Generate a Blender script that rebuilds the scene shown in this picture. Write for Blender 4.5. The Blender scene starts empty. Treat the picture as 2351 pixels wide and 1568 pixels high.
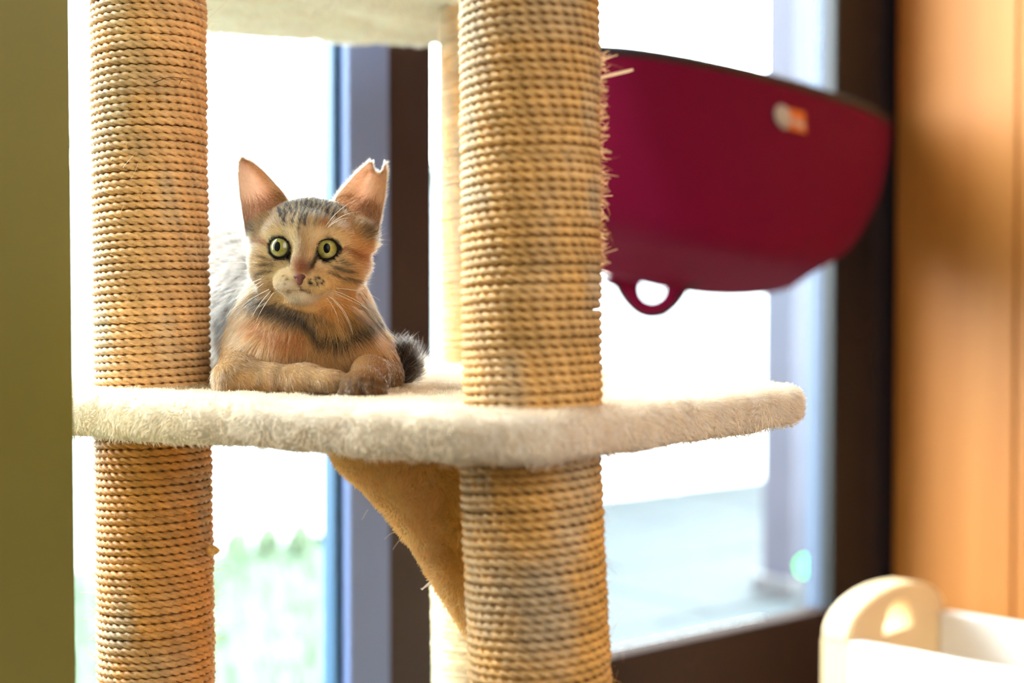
import bpy, bmesh, math, random
import numpy as np
from mathutils import Vector, Matrix

# ------------------------------------------------------------------ camera, sky, lights, exposure
scene = bpy.context.scene
COL = scene.collection
F = 3265.0                      # focal length in pixels of a 2351 x 1568 frame (50 mm on 36 mm)
PITCH = math.radians(1.72)
CAMZ = 0.966
cam_data = bpy.data.cameras.new('camera')
cam_data.lens = 50.0
cam_data.sensor_width = 36.0
cam_data.clip_start = 0.02
cam_data.dof.use_dof = True
cam_data.dof.focus_distance = 1.0
cam_data.dof.aperture_fstop = 3.3
cam_data.dof.aperture_blades = 0
cam = bpy.data.objects.new('camera', cam_data)
COL.objects.link(cam)
cam.location = (0, 0, CAMZ)
cam.rotation_euler = (math.pi / 2 - PITCH, 0, 0)
scene.camera = cam

world = bpy.data.worlds.new('overcast_sky')
scene.world = world
world.use_nodes = True
wbg = world.node_tree.nodes['Background']
wbg.inputs['Color'].default_value = (0.90, 0.97, 1.0, 1)
wbg.inputs['Strength'].default_value = 30.0

scene.view_settings.view_transform = 'Standard'
scene.view_settings.look = 'None'
scene.view_settings.gamma = 1.0
scene.view_settings.exposure = 0.0
scene.view_settings.use_curve_mapping = False

def area(name, loc, target, sx, sy, power, color, portal=False):
    l = bpy.data.lights.new(name, 'AREA')
    l.shape = 'RECTANGLE'; l.size = sx; l.size_y = sy
    l.energy = power; l.color = color
    if portal: l.cycles.is_portal = True
    o = bpy.data.objects.new(name, l); COL.objects.link(o)
    o.location = loc
    o.rotation_euler = (Vector(target) - Vector(loc)).to_track_quat('-Z', 'Y').to_euler()
    return o

# window wall frame: s runs along the glass (to the right and away), t into the room
WW = np.array([0.775, 0.631, 0.0]); WW /= np.linalg.norm(WW)
WN = np.array([WW[1], -WW[0], 0.0])
W0 = np.array([0.5366, 2.4, 0.0])
def wp(s, t, z): return W0 + WW * s + WN * t + np.array([0, 0, z])

# added fill lights behind the camera
area('ceiling_fill_light', tuple(wp(-1.35, 2.3, 2.52)), tuple(wp(-1.35, 2.0, 0.0)), 1.3, 1.3, 20, (1.0, 0.98, 0.95))
area('room_fill_light', (1.05, -1.15, 1.75), (-0.1, 1.1, 0.9), 1.6, 1.5, 38, (1.0, 0.98, 0.96))

rng = np.random.default_rng(7)
random.seed(7)

# ------------------------------------------------------------------ helpers
def P(px, py, d):
    """point seen at pixel (px, py) of the frame at distance d along the view axis"""
    yc = (784.0 - py) / F * d
    return np.array([(px - 1175.5) / F * d,
                     d * math.cos(PITCH) + yc * math.sin(PITCH),
                     CAMZ - d * math.sin(PITCH) + yc * math.cos(PITCH)])

def lin(r, g, b):
    c = np.array([r, g, b], float) / 255.0
    return np.where(c <= 0.04045, c / 12.92, ((c + 0.055) / 1.055) ** 2.4)

def srgb(r, g, b): return tuple(lin(r, g, b)) + (1.0,)

def s_of(px):
    """s where the ray through column px meets the glass plane"""
    r = (px - 1175.5) / F
    return (r * W0[1] - W0[0]) / (WW[0] - r * WW[1])

def at_t(px, t):
    r = (px - 1175.5) / F; o = W0 + WN * t
    return (r * o[1] - o[0]) / (WW[0] - r * WW[1])

def link(o, parent=None):
    COL.objects.link(o)
    if parent is not None: o.parent = parent
    return o

def tag(o, label=None, cat=None, group=None, kind=None):
    if label: o['label'] = label
    if cat: o['category'] = cat
    if group: o['group'] = group
    if kind: o['kind'] = kind
    return o

def empty(name, loc=(0, 0, 0)):
    o = bpy.data.objects.new(name, None)
    o.empty_display_size = 0.05
    COL.objects.link(o); o.location = tuple(loc)
    return o

def np_mesh(name, verts, faces, mat=None, parent=None, smooth=True):
    """mesh object from numpy arrays; world coordinates are moved into the parent's frame"""
    verts = np.asarray(verts, float)
    if parent is not None: verts = verts - np.array(root_loc(parent))
    me = bpy.data.meshes.new(name)
    if isinstance(faces, np.ndarray):
        n = len(verts); k = faces.shape[1]; m = len(faces)
        me.vertices.add(n); me.vertices.foreach_set('co', verts.astype(np.float32).ravel())
        me.loops.add(m * k); me.loops.foreach_set('vertex_index', faces.astype(np.int32).ravel())
        me.polygons.add(m)
        me.polygons.foreach_set('loop_start', np.arange(0, m * k, k, dtype=np.int32))
        me.update(calc_edges=True); me.validate()
    else:
        me.from_pydata([tuple(v) for v in verts], [], faces); me.update()
    if smooth: me.polygons.foreach_set('use_smooth', np.ones(len(me.polygons), bool))
    if mat: me.materials.append(mat)
    o = bpy.data.objects.new(name, me)
    return link(o, parent)

def root_loc(o):
    v = Vector((0, 0, 0))
    while o is not None:
        v += o.location; o = o.parent
    return v

def box_mesh(bm, c, ax, half, bevel=0.0):
    """a box about c with axes ax (3 unit vectors) and half sizes"""
    c = np.asarray(c); vs = []
    for i in (-1, 1):
        for j in (-1, 1):
            for k in (-1, 1):
                vs.append(bm.verts.new(tuple(c + ax[0] * half[0] * i + ax[1] * half[1] * j + ax[2] * half[2] * k)))
    fs = [(0, 1, 3, 2), (4, 6, 7, 5), (0, 4, 5, 1), (2, 3, 7, 6), (0, 2, 6, 4), (1, 5, 7, 3)]
    faces = [bm.faces.new([vs[q] for q in f]) for f in fs]
    if bevel > 0:
        es = list({e for f in faces for e in f.edges})
        bmesh.ops.bevel(bm, geom=es, offset=bevel, segments=2, affect='EDGES', profile=0.5)

def bm_obj(name, bm, mat, parent=None, smooth=False):
    bmesh.ops.recalc_face_normals(bm, faces=bm.faces[:])
    if parent is not None: bmesh.ops.translate(bm, verts=bm.verts[:], vec=-root_loc(parent))
    me = bpy.data.meshes.new(name); bm.to_mesh(me); bm.free()
    if smooth: me.polygons.foreach_set('use_smooth', np.ones(len(me.polygons), bool))
    me.materials.append(mat)
    return link(bpy.data.objects.new(name, me), parent)

UP = np.array([0, 0, 1.0]); EX = np.array([1.0, 0, 0]); EY = np.array([0, 1.0, 0])
def wbox(name, s0, s1, t0, t1, z0, z1, mat, parent=None, bevel=0.003):
    bm = bmesh.new()
    box_mesh(bm, wp((s0 + s1) / 2, (t0 + t1) / 2, (z0 + z1) / 2), (WW, WN, UP),
             (abs(s1 - s0) / 2, abs(t1 - t0) / 2, abs(z1 - z0) / 2), bevel)
    return bm_obj(name, bm, mat, parent)

def hair(name, pts, rad, cols, mat, parent):
    """pts (N, K, 3) world, rad (N, K), cols (N, 3)"""
    N, K, _ = pts.shape
    if parent is not None: pts = pts - np.array(root_loc(parent))
    hc = bpy.data.hair_curves.new(name)
    hc.add_curves([K] * N)
    hc.attributes['position'].data.foreach_set('vector', pts.astype(np.float32).ravel())
    ra = hc.attributes.get('radius') or hc.attributes.new('radius', 'FLOAT', 'POINT')
    ra.data.foreach_set('value', rad.astype(np.float32).ravel())
    ca = hc.attributes.new('strand_color', 'FLOAT_COLOR', 'CURVE')
    c4 = np.ones((N, 4), np.float32); c4[:, :3] = cols
    ca.data.foreach_set('color', c4.ravel())
    hc.materials.append(mat)
    return link(bpy.data.objects.new(name, hc), parent)

def vnoise(p, seed=0):
    """smooth value noise of points (N, 3), about -1..1"""
    p = np.asarray(p); i = np.floor(p).astype(np.int64); f = p - i
    u = f * f * (3 - 2 * f); out = 0
    for dx in (0, 1):
        for dy in (0, 1):
            for dz in (0, 1):
                h = ((i[..., 0] + dx) * 374761393 + (i[..., 1] + dy) * 668265263 + (i[..., 2] + dz) * 2147483647 + seed * 1442695) & 0xffffffff
                h = ((h ^ (h >> 13)) * 1274126177) & 0xffffffff
                h = (h ^ (h >> 16)) & 0xffff
                w = (u[..., 0] if dx else 1 - u[..., 0]) * (u[..., 1] if dy else 1 - u[..., 1]) * (u[..., 2] if dz else 1 - u[..., 2])
                out = out + w * (h / 32767.5 - 1)
    return out

# signed distance helpers (arrays of points (N, 3))
def sd_ell(p, c, r):
    q = (p - c) / r; k0 = np.linalg.norm(q, axis=-1); k1 = np.linalg.norm(q / r, axis=-1)
    return k0 * (k0 - 1) / np.maximum(k1, 1e-9)
def sd_cone(p, a, b, ra, rb):
    ab = b - a; h = np.clip(((p - a) @ ab) / (ab @ ab), 0, 1)
    return np.linalg.norm(p - a - h[..., None] * ab, axis=-1) - (ra + (rb - ra) * h)
def smin(a, b, k):
    h = np.clip(0.5 + 0.5 * (b - a) / k, 0, 1)
    return b * (1 - h) + a * h - k * h * (1 - h)

def surface_nets(fn, lo, hi, h):
    lo = np.asarray(lo, float); hi = np.asarray(hi, float)
    n = np.ceil((hi - lo) / h).astype(int) + 1
    gx, gy, gz = [lo[i] + h * np.arange(n[i]) for i in range(3)]
    X, Y, Z = np.meshgrid(gx, gy, gz, indexing='ij')
    V = fn(np.stack([X, Y, Z], -1).reshape(-1, 3)).reshape(n)
    c = tuple(n - 1)
    acc = np.zeros(c + (3,)); cnt = np.zeros(c)
    for axis in range(3):
        o = [0, 1, 2]; o.remove(axis)
        for b0 in (0, 1):
            for b1 in (0, 1):
                st = [0, 0, 0]; st[o[0]] = b0; st[o[1]] = b1
                en = list(st); en[axis] = 1
                A = V[st[0]:st[0] + c[0], st[1]:st[1] + c[1], st[2]:st[2] + c[2]]
                B = V[en[0]:en[0] + c[0], en[1]:en[1] + c[1], en[2]:en[2] + c[2]]
                m = (A < 0) != (B < 0)
                t = np.where(m, A / np.where(m, A - B, 1), 0)
                cnt += m
                for q in range(3):
                    acc[..., q] += np.where(m, st[q] + (t if q == axis else 0), 0)
    m = cnt > 0
    idx = -np.ones(c, int); idx[m] = np.arange(m.sum())
    ii = np.stack(np.nonzero(m), -1)
    verts = lo + h * (ii + acc[m] / cnt[m][:, None])
    quads = []
    for axis in range(3):
        A = V[tuple(slice(0, -1) if q == axis else slice(None) for q in range(3))]
        B = V[tuple(slice(1, None) if q == axis else slice(None) for q in range(3))]
        s = (A < 0) != (B < 0)
        u, v = [(1, 2), (2, 0), (0, 1)][axis]
        e = np.stack(np.nonzero(s), -1)
        ok = (e[:, u] > 0) & (e[:, v] > 0) & (e[:, u] < c[u]) & (e[:, v] < c[v])
        e = e[ok]; inside = (A[s] < 0)[ok]
        def cell(du, dv):
            k = e.copy(); k[:, u] -= du; k[:, v] -= dv
            return idx[k[:, 0], k[:, 1], k[:, 2]]
        q = np.stack([cell(1, 1), cell(0, 1), cell(0, 0), cell(1, 0)], -1)
        q[~inside] = q[~inside][:, ::-1]
        quads.append(q)
    q = np.concatenate(quads); q = q[(q >= 0).all(1)]
    return verts, q

def vert_normals(v, q):
    n = np.cross(v[q[:, 2]] - v[q[:, 0]], v[q[:, 3 if q.shape[1] == 4 else 1]] - v[q[:, 1]]) if q.shape[1] == 4 else np.cross(v[q[:, 1]] - v[q[:, 0]], v[q[:, 2]] - v[q[:, 0]])
    out = np.zeros_like(v)
    for k in range(q.shape[1]): np.add.at(out, q[:, k], n)
    return out / np.maximum(np.linalg.norm(out, axis=1, keepdims=True), 1e-12)

def sample_surface(v, q, n, weight=None):
    """n points on a quad mesh: positions, and the vertex to copy values from with blend weights"""
    tri = np.concatenate([q[:, [0, 1, 2]], q[:, [0, 2, 3]]]) if q.shape[1] == 4 else q
    ar = np.linalg.norm(np.cross(v[tri[:, 1]] - v[tri[:, 0]], v[tri[:, 2]] - v[tri[:, 0]]), axis=1)
    if weight is not None: ar = ar * weight[tri].mean(1)
    f = rng.choice(len(tri), n, p=ar / ar.sum())
    a, b = rng.random(n), rng.random(n); sw = a + b > 1; a[sw] = 1 - a[sw]; b[sw] = 1 - b[sw]
    w = np.stack([1 - a - b, a, b], -1)
    return tri[f], w
def blend(vals, ti, w): return (vals[ti] * (w[..., None] if vals.ndim > 1 else w)).sum(1)
def unit(a): return a / np.maximum(np.linalg.norm(a, axis=-1, keepdims=True), 1e-12)

# ------------------------------------------------------------------ materials
def new_mat(name):
    m = bpy.data.materials.new(name); m.use_nodes = True
    nt = m.node_tree; nt.nodes.clear()
    out = nt.nodes.new('ShaderNodeOutputMaterial')
    return m, nt, out
def node(nt, typ, **kw):
    n = nt.nodes.new(typ)
    for k, v in kw.items(): setattr(n, k, v)
    return n
def pbsdf(nt, out, color=None, rough=0.6, metal=0.0, spec=0.5):
    b = node(nt, 'ShaderNodeBsdfPrincipled')
    if color is not None: b.inputs['Base Color'].default_value = color
    b.inputs['Roughness'].default_value = rough; b.inputs['Metallic'].default_value = metal
    b.inputs['Specular IOR Level'].default_value = spec
    nt.links.new(b.outputs[0], out.inputs['Surface'])
    return b
def plain(name, color, rough=0.6, spec=0.5, noise=0.0, nscale=20, bump=0.0, bscale=200):
    m, nt, out = new_mat(name)
    b = pbsdf(nt, out, color, rough, 0, spec)
    tc = node(nt, 'ShaderNodeTexCoord')
    if noise:
        nz = node(nt, 'ShaderNodeTexNoise'); nz.inputs['Scale'].default_value = nscale; nz.inputs['Detail'].default_value = 4
        nt.links.new(tc.outputs['Object'], nz.inputs['Vector'])
        mr = node(nt, 'ShaderNodeMapRange'); mr.inputs['To Min'].default_value = 1 - noise; mr.inputs['To Max'].default_value = 1 + noise
        nt.links.new(nz.outputs['Fac'], mr.inputs['Value'])
        mx = node(nt, 'ShaderNodeMix', data_type='RGBA', blend_type='MULTIPLY'); mx.inputs['Factor'].default_value = 1
        mx.inputs[6].default_value = color
        nt.links.new(mr.outputs[0], mx.inputs[7]); nt.links.new(mx.outputs[2], b.inputs['Base Color'])
    if bump:
        nz = node(nt, 'ShaderNodeTexNoise'); nz.inputs['Scale'].default_value = bscale; nz.inputs['Detail'].default_value = 5
        nt.links.new(tc.outputs['Object'], nz.inputs['Vector'])
        bp = node(nt, 'ShaderNodeBump'); bp.inputs['Strength'].default_value = bump; bp.inputs['Distance'].default_value = 0.002
        nt.links.new(nz.outputs['Fac'], bp.inputs['Height']); nt.links.new(bp.outputs[0], b.inputs['Normal'])
    return m

def strand_mat(name, rough=0.35, trans=0.35, spec=True):
    """hair: colour per strand, some of it let through"""
    m, nt, out = new_mat(name)
    at = node(nt, 'ShaderNodeAttribute', attribute_name='strand_color')
    d = node(nt, 'ShaderNodeBsdfDiffuse'); t = node(nt, 'ShaderNodeBsdfTranslucent')
    nt.links.new(at.outputs['Color'], d.inputs['Color']); nt.links.new(at.outputs['Color'], t.inputs['Color'])
    mx = node(nt, 'ShaderNodeMixShader'); mx.inputs[0].default_value = trans
    nt.links.new(d.outputs[0], mx.inputs[1]); nt.links.new(t.outputs[0], mx.inputs[2])
    last = mx
    if spec:
        h = node(nt, 'ShaderNodeBsdfHairPrincipled')
        h.parametrization = 'COLOR'
        nt.links.new(at.outputs['Color'], h.inputs['Color'])
        h.inputs['Roughness'].default_value = rough; h.inputs['Radial Roughness'].default_value = 0.5
        m2 = node(nt, 'ShaderNodeMixShader'); m2.inputs[0].default_value = 0.5
        nt.links.new(mx.outputs[0], m2.inputs[1]); nt.links.new(h.outputs[0], m2.inputs[2]); last = m2
    nt.links.new(last.outputs[0], out.inputs['Surface'])
    return m

def attr_mat(name, attr, rough=0.75, trans=0.0, bump=0.0, bscale=400, spec=0.3):
    m, nt, out = new_mat(name)
    at = node(nt, 'ShaderNodeAttribute', attribute_name=attr)
    b = pbsdf(nt, out, None, rough, 0, spec)
    nt.links.new(at.outputs['Color'], b.inputs['Base Color'])
    if bump:
        tc = node(nt, 'ShaderNodeTexCoord')
        nz = node(nt, 'ShaderNodeTexNoise'); nz.inputs['Scale'].default_value = bscale; nz.inputs['Detail'].default_value = 5
        nt.links.new(tc.outputs['Object'], nz.inputs['Vector'])
        bp = node(nt, 'ShaderNodeBump'); bp.inputs['Strength'].default_value = bump; bp.inputs['Distance'].default_value = 0.001
        nt.links.new(nz.outputs['Fac'], bp.inputs['Height']); nt.links.new(bp.outputs[0], b.inputs['Normal'])
    if trans:
        t = node(nt, 'ShaderNodeBsdfTranslucent'); nt.links.new(at.outputs['Color'], t.inputs['Color'])
        mx = node(nt, 'ShaderNodeMixShader'); mx.inputs[0].default_value = trans
        nt.links.new(b.outputs[0], mx.inputs[1]); nt.links.new(t.outputs[0], mx.inputs[2])
        nt.links.new(mx.outputs[0], out.inputs['Surface'])
    return m

def set_attr(o, name, cols):
    a = o.data.attributes.new(name, 'FLOAT_COLOR', 'POINT')
    c = np.ones((len(cols), 4), np.float32); c[:, :3] = cols
    a.data.foreach_set('color', c.ravel())

def wood_mat(name, c0, c1, c2, scale=1.0, rough=0.4, spec=0.4):
    m, nt, out = new_mat(name)
    b = pbsdf(nt, out, None, rough, 0, spec)
    tc = node(nt, 'ShaderNodeTexCoord'); mp = node(nt, 'ShaderNodeMapping')
    mp.inputs['Scale'].default_value = (9 * scale, 9 * scale, 0.7 * scale)
    nt.links.new(tc.outputs['Object'], mp.inputs['Vector'])
    n1 = node(nt, 'ShaderNodeTexNoise'); n1.inputs['Scale'].default_value = 1.4; n1.inputs['Detail'].default_value = 6; n1.inputs['Distortion'].default_value = 0.6
    nt.links.new(mp.outputs[0], n1.inputs['Vector'])
    cr = node(nt, 'ShaderNodeValToRGB')
    cr.color_ramp.elements[0].position = 0.3; cr.color_ramp.elements[0].color = c0
    cr.color_ramp.elements[1].position = 0.7; cr.color_ramp.elements[1].color = c2
    e = cr.color_ramp.elements.new(0.5); e.color = c1
    nt.links.new(n1.outputs['Fac'], cr.inputs['Fac']); nt.links.new(cr.outputs[0], b.inputs['Base Color'])
    return m

M_olive = plain('olive_paint', srgb(112, 106, 48), 0.9, 0.08, 0.05, 6)
M_cream = plain('cream_wall_paint', srgb(96, 92, 86), 0.8)
M_ceil = plain('white_ceiling_paint', srgb(120, 118, 114), 0.85)
M_floor = wood_mat('oak_floor', srgb(74, 60, 48), srgb(84, 68, 54), srgb(92, 76, 62), 1, 0.5)
M_plank = wood_mat('honey_wood', srgb(158, 94, 38), srgb(168, 106, 46), srgb(178, 118, 58), 0.6, 0.5, 0.24)
M_frame_dark = plain('dark_bronze_frame', srgb(32, 28, 30), 0.45, 0.4)
M_frame_black = plain('black_frame', srgb(14, 14, 18), 0.5, 0.35)
M_frame_brown = plain('dark_brown_frame', srgb(48, 34, 30), 0.5, 0.35)
M_rail = plain('matt_brown_rail', srgb(50, 38, 34), 0.8, 0.06)
M_frame_grey = plain('grey_satin_frame', srgb(112, 130, 176), 0.4, 0.4)
M_frame_blue = plain('slate_blue_gasket', srgb(44, 80, 112), 0.5, 0.4)
M_bead = plain('pale_glazing_bead', srgb(62, 72, 92), 0.5, 0.4)
def glass_mat():
    m, nt, out = new_mat('window_glass')
    t = node(nt, 'ShaderNodeBsdfTransparent'); t.inputs['Color'].default_value = (0.96, 0.985, 0.98, 1)
    g = node(nt, 'ShaderNodeBsdfGlossy'); g.inputs['Roughness'].default_value = 0.02
    lw = node(nt, 'ShaderNodeLayerWeight'); lw.inputs['Blend'].default_value = 0.5
    pw = node(nt, 'ShaderNodeMath', operation='POWER'); pw.inputs[1].default_value = 5.0
    fr = node(nt, 'ShaderNodeMath', operation='MULTIPLY_ADD'); fr.inputs[1].default_value = 0.9; fr.inputs[2].default_value = 0.035
    nt.links.new(lw.outputs['Facing'], pw.inputs[0]); nt.links.new(pw.outputs[0], fr.inputs[0])
    mx = node(nt, 'ShaderNodeMixShader')
    nt.links.new(fr.outputs[0], mx.inputs[0]); nt.links.new(t.outputs[0], mx.inputs[1]); nt.links.new(g.outputs[0], mx.inputs[2])
    nt.links.new(mx.outputs[0], out.inputs['Surface'])
    return m
M_glass = glass_mat()
M_burgundy = plain('burgundy_fabric', (0.150, 0.0032, 0.026, 1), 0.7, 0.06, 0.05, 30, 0.15, 900)
for _n in M_burgundy.node_tree.nodes:
    if _n.type == 'BSDF_PRINCIPLED':
        _n.inputs['Sheen Weight'].default_value = 0.03; _n.inputs['Sheen Tint'].default_value = (1.0, .35, .5, 1); _n.inputs['Sheen Roughness'].default_value = .4
M_black_trim = plain('black_piping_fabric', srgb(16, 16, 20), 0.6)
M_white = plain('white_lacquer', srgb(244, 243, 238), 0.45, 0.5)
M_pale_wood = plain('pale_birch', srgb(226, 196, 150), 0.5, 0.4, 0.06, 14)
M_stone = plain('grey_blue_paving', (0.018, 0.025, 0.029, 1), 0.8, 0.2, 0.12, 5)
M_soil = plain('lawn_soil', (0.07, 0.10, 0.068, 1), 0.95, 0.1, 0.2, 4)
M_fence = plain('pale_rendered_wall', srgb(180, 184, 185), 0.8, 0.2)
M_post = plain('blue_grey_timber', (0.032, 0.035, 0.050, 1), 0.7, 0.2, 0.2, 6)
M_shrub = plain('shrub_leaf', (0.07, 0.10, 0.06, 1), 0.7, 0.2, 0.3, 20)
def emit_mat(name, col, strength):
    m, nt, out = new_mat(name)
    e = node(nt, 'ShaderNodeEmission'); e.inputs['Color'].default_value = col; e.inputs['Strength'].default_value = strength
    nt.links.new(e.outputs[0], out.inputs['Surface']); return m
M_led = emit_mat('green_led_glow', (0.12, 1.0, 0.24, 1), 6.0)
M_dark_plastic = plain('dark_grey_plastic', srgb(50, 52, 56), 0.5)
M_fillglow = emit_mat('warm_fill_glow', (1.0, 0.92, 0.80, 1), 1.5)

# ------------------------------------------------------------------ the room
S_C = s_of(2038)                      # corner of the window wall and the wooden wall
ROOM_S0, ROOM_T1, ROOM_H = -3.6, 4.0, 2.56
def struct(o, label=None):
    o['kind'] = 'structure'
    if label: o['label'] = label
    return o
struct(wbox('floor', ROOM_S0 - .1, S_C + .1, -0.10, ROOM_T1 + .1, -0.06, 0.0, M_floor, bevel=0), 'oak floor of the room')
struct(wbox('ceiling', ROOM_S0 - .1, S_C + .1, -0.10, ROOM_T1 + .1, ROOM_H, ROOM_H + .06, M_ceil, bevel=0), 'white ceiling of the room')
struct(wbox('wall_back', ROOM_S0 - .1, S_C + .1, ROOM_T1, ROOM_T1 + .1, 0, ROOM_H, M_cream, bevel=0), 'cream wall behind the camera')
struct(wbox('wall_far_left', ROOM_S0 - .1, ROOM_S0, -0.05, ROOM_T1, 0, ROOM_H, M_cream, bevel=0), 'cream wall far to the left')
# olive wall end on the left: a thick partition that stops just before the cat tree
bm = bmesh.new()
xe = P(171, 784, 0.85)[0]
box_mesh(bm, (xe - 0.07, 0.45, ROOM_H / 2), (EX, EY, UP), (0.07, 0.40, ROOM_H / 2), 0.004)
struct(bm_obj('wall_left', bm, M_olive), 'olive green wall end beside the left scratching post')
# wooden wall on the right, upright planks one by one
wr = struct(wbox('wall_right', S_C + 0.018, S_C + 0.11, 0.0, ROOM_T1, 0, ROOM_H, M_frame_brown, bevel=0), 'honey coloured wooden plank wall right of the window')
r = (2334 - 1175.5) / F
C0 = wp(S_C, 0, 0)
q_edge = (r * C0[1] - C0[0]) / (WN[0] - r * WN[1])       # t of the joint seen near the right border
t = q_edge - 0.47
k = 0
while t < ROOM_T1 - 0.01:
    a, b = max(t, 0.003), min(t + 0.231, ROOM_T1)
    if b - a > 0.02:
        wbox('plank', S_C, S_C + 0.017, a, b, 0.0, ROOM_H, M_plank, wr, 0.003)
    t += 0.235

# ------------------------------------------------------------------ the glazing
zr = P(1905, 1400, W0[1])[2]                              # top of the bottom rail
S_L, S_M0, S_M1 = -2.35, at_t(800, .034), at_t(996, .004)
ZT = 2.35
win2 = struct(empty('window_2', wp((S_M1 + 0) / 2, 0, 0)), 'right window with the red hammock')
wbox('bottom_rail', S_M1, at_t(1915, .012), -0.030, 0.012, 0.12, zr, M_rail, win2, 0.004)
wbox('top_rail', S_M1, at_t(1915, .012), -0.030, 0.012, ZT, ZT + .12, M_frame_brown, win2, 0.004)
wbox('stile', at_t(895, .034), S_M1, -0.045, 0.004, 0.12, ZT + .12, M_frame_brown, win2, 0.003)
wbox('stile', at_t(1915, .012), s_of(1990), -0.010, 0.012, 0.12, ZT + .12, M_frame_black, win2, 0.003)
wbox('glazing_bead', at_t(1915, .012), s_of(1990), -0.045, -0.0105, 0.12, ZT + .12, M_bead, win2, 0.002)
wbox('glass_pane', S_M1, at_t(1915, .012), -0.028, -0.022, zr, ZT, M_glass, win2, 0)
win1 = struct(empty('window_1', wp((S_L + S_M0) / 2, 0, 0)), 'left window overlooking the lawn')
wbox('bottom_rail', S_L, S_M0, -0.02, 0.03, 0.12, zr - 0.05, M_frame_grey, win1, 0.004)
wbox('top_rail', S_L, S_M0, -0.02, 0.03, ZT, ZT + .12, M_frame_grey, win1, 0.004)
wbox('stile', S_M0, at_t(895, .034), -0.012, 0.034, 0.12, ZT + .12, M_frame_grey, win1, 0.003)
wbox('gasket', at_t(766, .018), S_M0 - 0.0005, -0.01, 0.018, zr - .05, ZT, M_frame_blue, win1, 0.003)
wbox('stile', S_L - .08, S_L, -0.02, 0.03, 0.12, ZT + .12, M_frame_grey, win1, 0.003)
wbox('glass_pane', S_L, S_M0 - 0.012, -0.008, -0.002, zr - .05, ZT, M_glass, win1, 0)
struct(wbox('trim_1', s_of(1990), S_C + .11, -0.06, 0.0, 0, ROOM_H, M_frame_dark, bevel=0.004), 'dark upright trim between the window and the wooden wall')
struct(wbox('trim_2', ROOM_S0, s_of(1990), -0.05, 0.02, 0.0, 0.12, M_frame_brown, bevel=0.004), 'dark sill under the windows')
struct(wbox('wall_front', ROOM_S0, s_of(1990), -0.05, 0.02, ZT + .12, ROOM_H, M_cream, bevel=0), 'cream strip of wall above the windows')
struct(wbox('trim_3', ROOM_S0, S_L - .08, -0.05, 0.02, 0.12, ZT + .12, M_cream, bevel=0), 'wall strip left of the left window')  # unseen strip, widened to cut window light from the front left
# added glowing fill panel at the ceiling, out of view
lamp = empty('ceiling_fill_panel', wp(-1.35, 2.3, ROOM_H))
tag(lamp, 'added square fill light panel at the ceiling, out of view', 'lamp')
wbox('fill_panel_frame', -1.35 - .66, -1.35 + .66, 2.3 - .66, 2.3 + .66, 2.537, ROOM_H - 0.001, M_white, lamp, 0.003)
wbox('diffuser', -1.35 - .62, -1.35 + .62, 2.3 - .62, 2.3 + .62, 2.53, 2.5365, M_fillglow, lamp, 0)

# ------------------------------------------------------------------ outside
T_FAR = -3.6
bm = bmesh.new()
s_split = s_of(1010)
ter = tag(empty('terrace', wp(0.4, -1.8, 0.0)), None, None, None, 'structure')
ter['label'] = 'grey blue paved terrace outside the right window'
n_s, n_t = 6, 5
def edge_s(t): return -0.08 + .38 * -t
for i in range(n_s):
    for j in range(n_t):
        t0 = -0.13 - j * 0.69; s0 = edge_s(t0 - .35) + i * 0.72
        dz = rng.uniform(-0.003, 0.003)
        wbox('paving_slab', s0 + .006, s0 + .714, t0 - .684, t0 - .006, -0.06, -0.012 + dz, M_stone, ter, 0.004)
struct(wbox('ground', -9, 9, -12, -0.12, -0.12, -0.05, M_soil, bevel=0), 'soil and lawn bed outside')
# lawn
gl = tag(empty('lawn', wp(-3.2, -2.0, -0.05)), 'pale green lawn outside the left window', 'lawn', None, 'stuff')
n = 9000
tt = -0.16 - rng.random(n) * 3.05; ss = edge_s(tt) - 0.02 - rng.random(n) * 3.6
root = W0 + WW * ss[:, None] + WN * tt[:, None] + np.array([0, 0, -0.05])
hh = rng.uniform(0.05, 0.10, n); ang = rng.random(n) * 6.283
lean = np.stack([np.cos(ang), np.sin(ang), np.zeros(n)], -1) * (hh * 0.5)[:, None]
wv = np.stack([-np.sin(ang), np.cos(ang), np.zeros(n)], -1) * 0.004
vv = np.concatenate([root - wv, root + wv, root + lean * .4 + wv * .8 + UP * (hh * .6)[:, None], root + lean * .4 - wv * .8 + UP * (hh * .6)[:, None], root + lean + UP * hh[:, None], root + lean + UP * hh[:, None] + wv * .2])
ix = np.arange(n)
ff = np.concatenate([np.stack([ix, ix + n, ix + 2 * n, ix + 3 * n], -1), np.stack([ix + 3 * n, ix + 2 * n, ix + 5 * n, ix + 4 * n], -1)])
gb = np_mesh('grass_blades', vv, ff, plain('grass', (0.105, 0.150, 0.10, 1), 0.8, 0.1), gl, False)
gb['kind'] = 'stuff'
# white garden wall, panel by panel, with posts
gw = empty('garden_wall', wp(-1.5, T_FAR, -0.05)); tag(gw, 'white garden wall beyond the terrace and lawn', 'wall')
for i in range(9):
    s0 = -6.5 + i * 1.4
    wbox('wall_panel', s0 + .05, s0 + 1.35, T_FAR - .06, T_FAR, -0.05, 1.45, M_fence, gw, 0.006)
    wbox('wall_pier', s0 - .05, s0 + .05, T_FAR - .08, T_FAR + .03, -0.05, 1.52, M_fence, gw, 0.006)
wbox('coping', -6.6, 6.2, T_FAR - .09, T_FAR + .04, 1.521, 1.57, M_fence, gw, 0.006)
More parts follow.
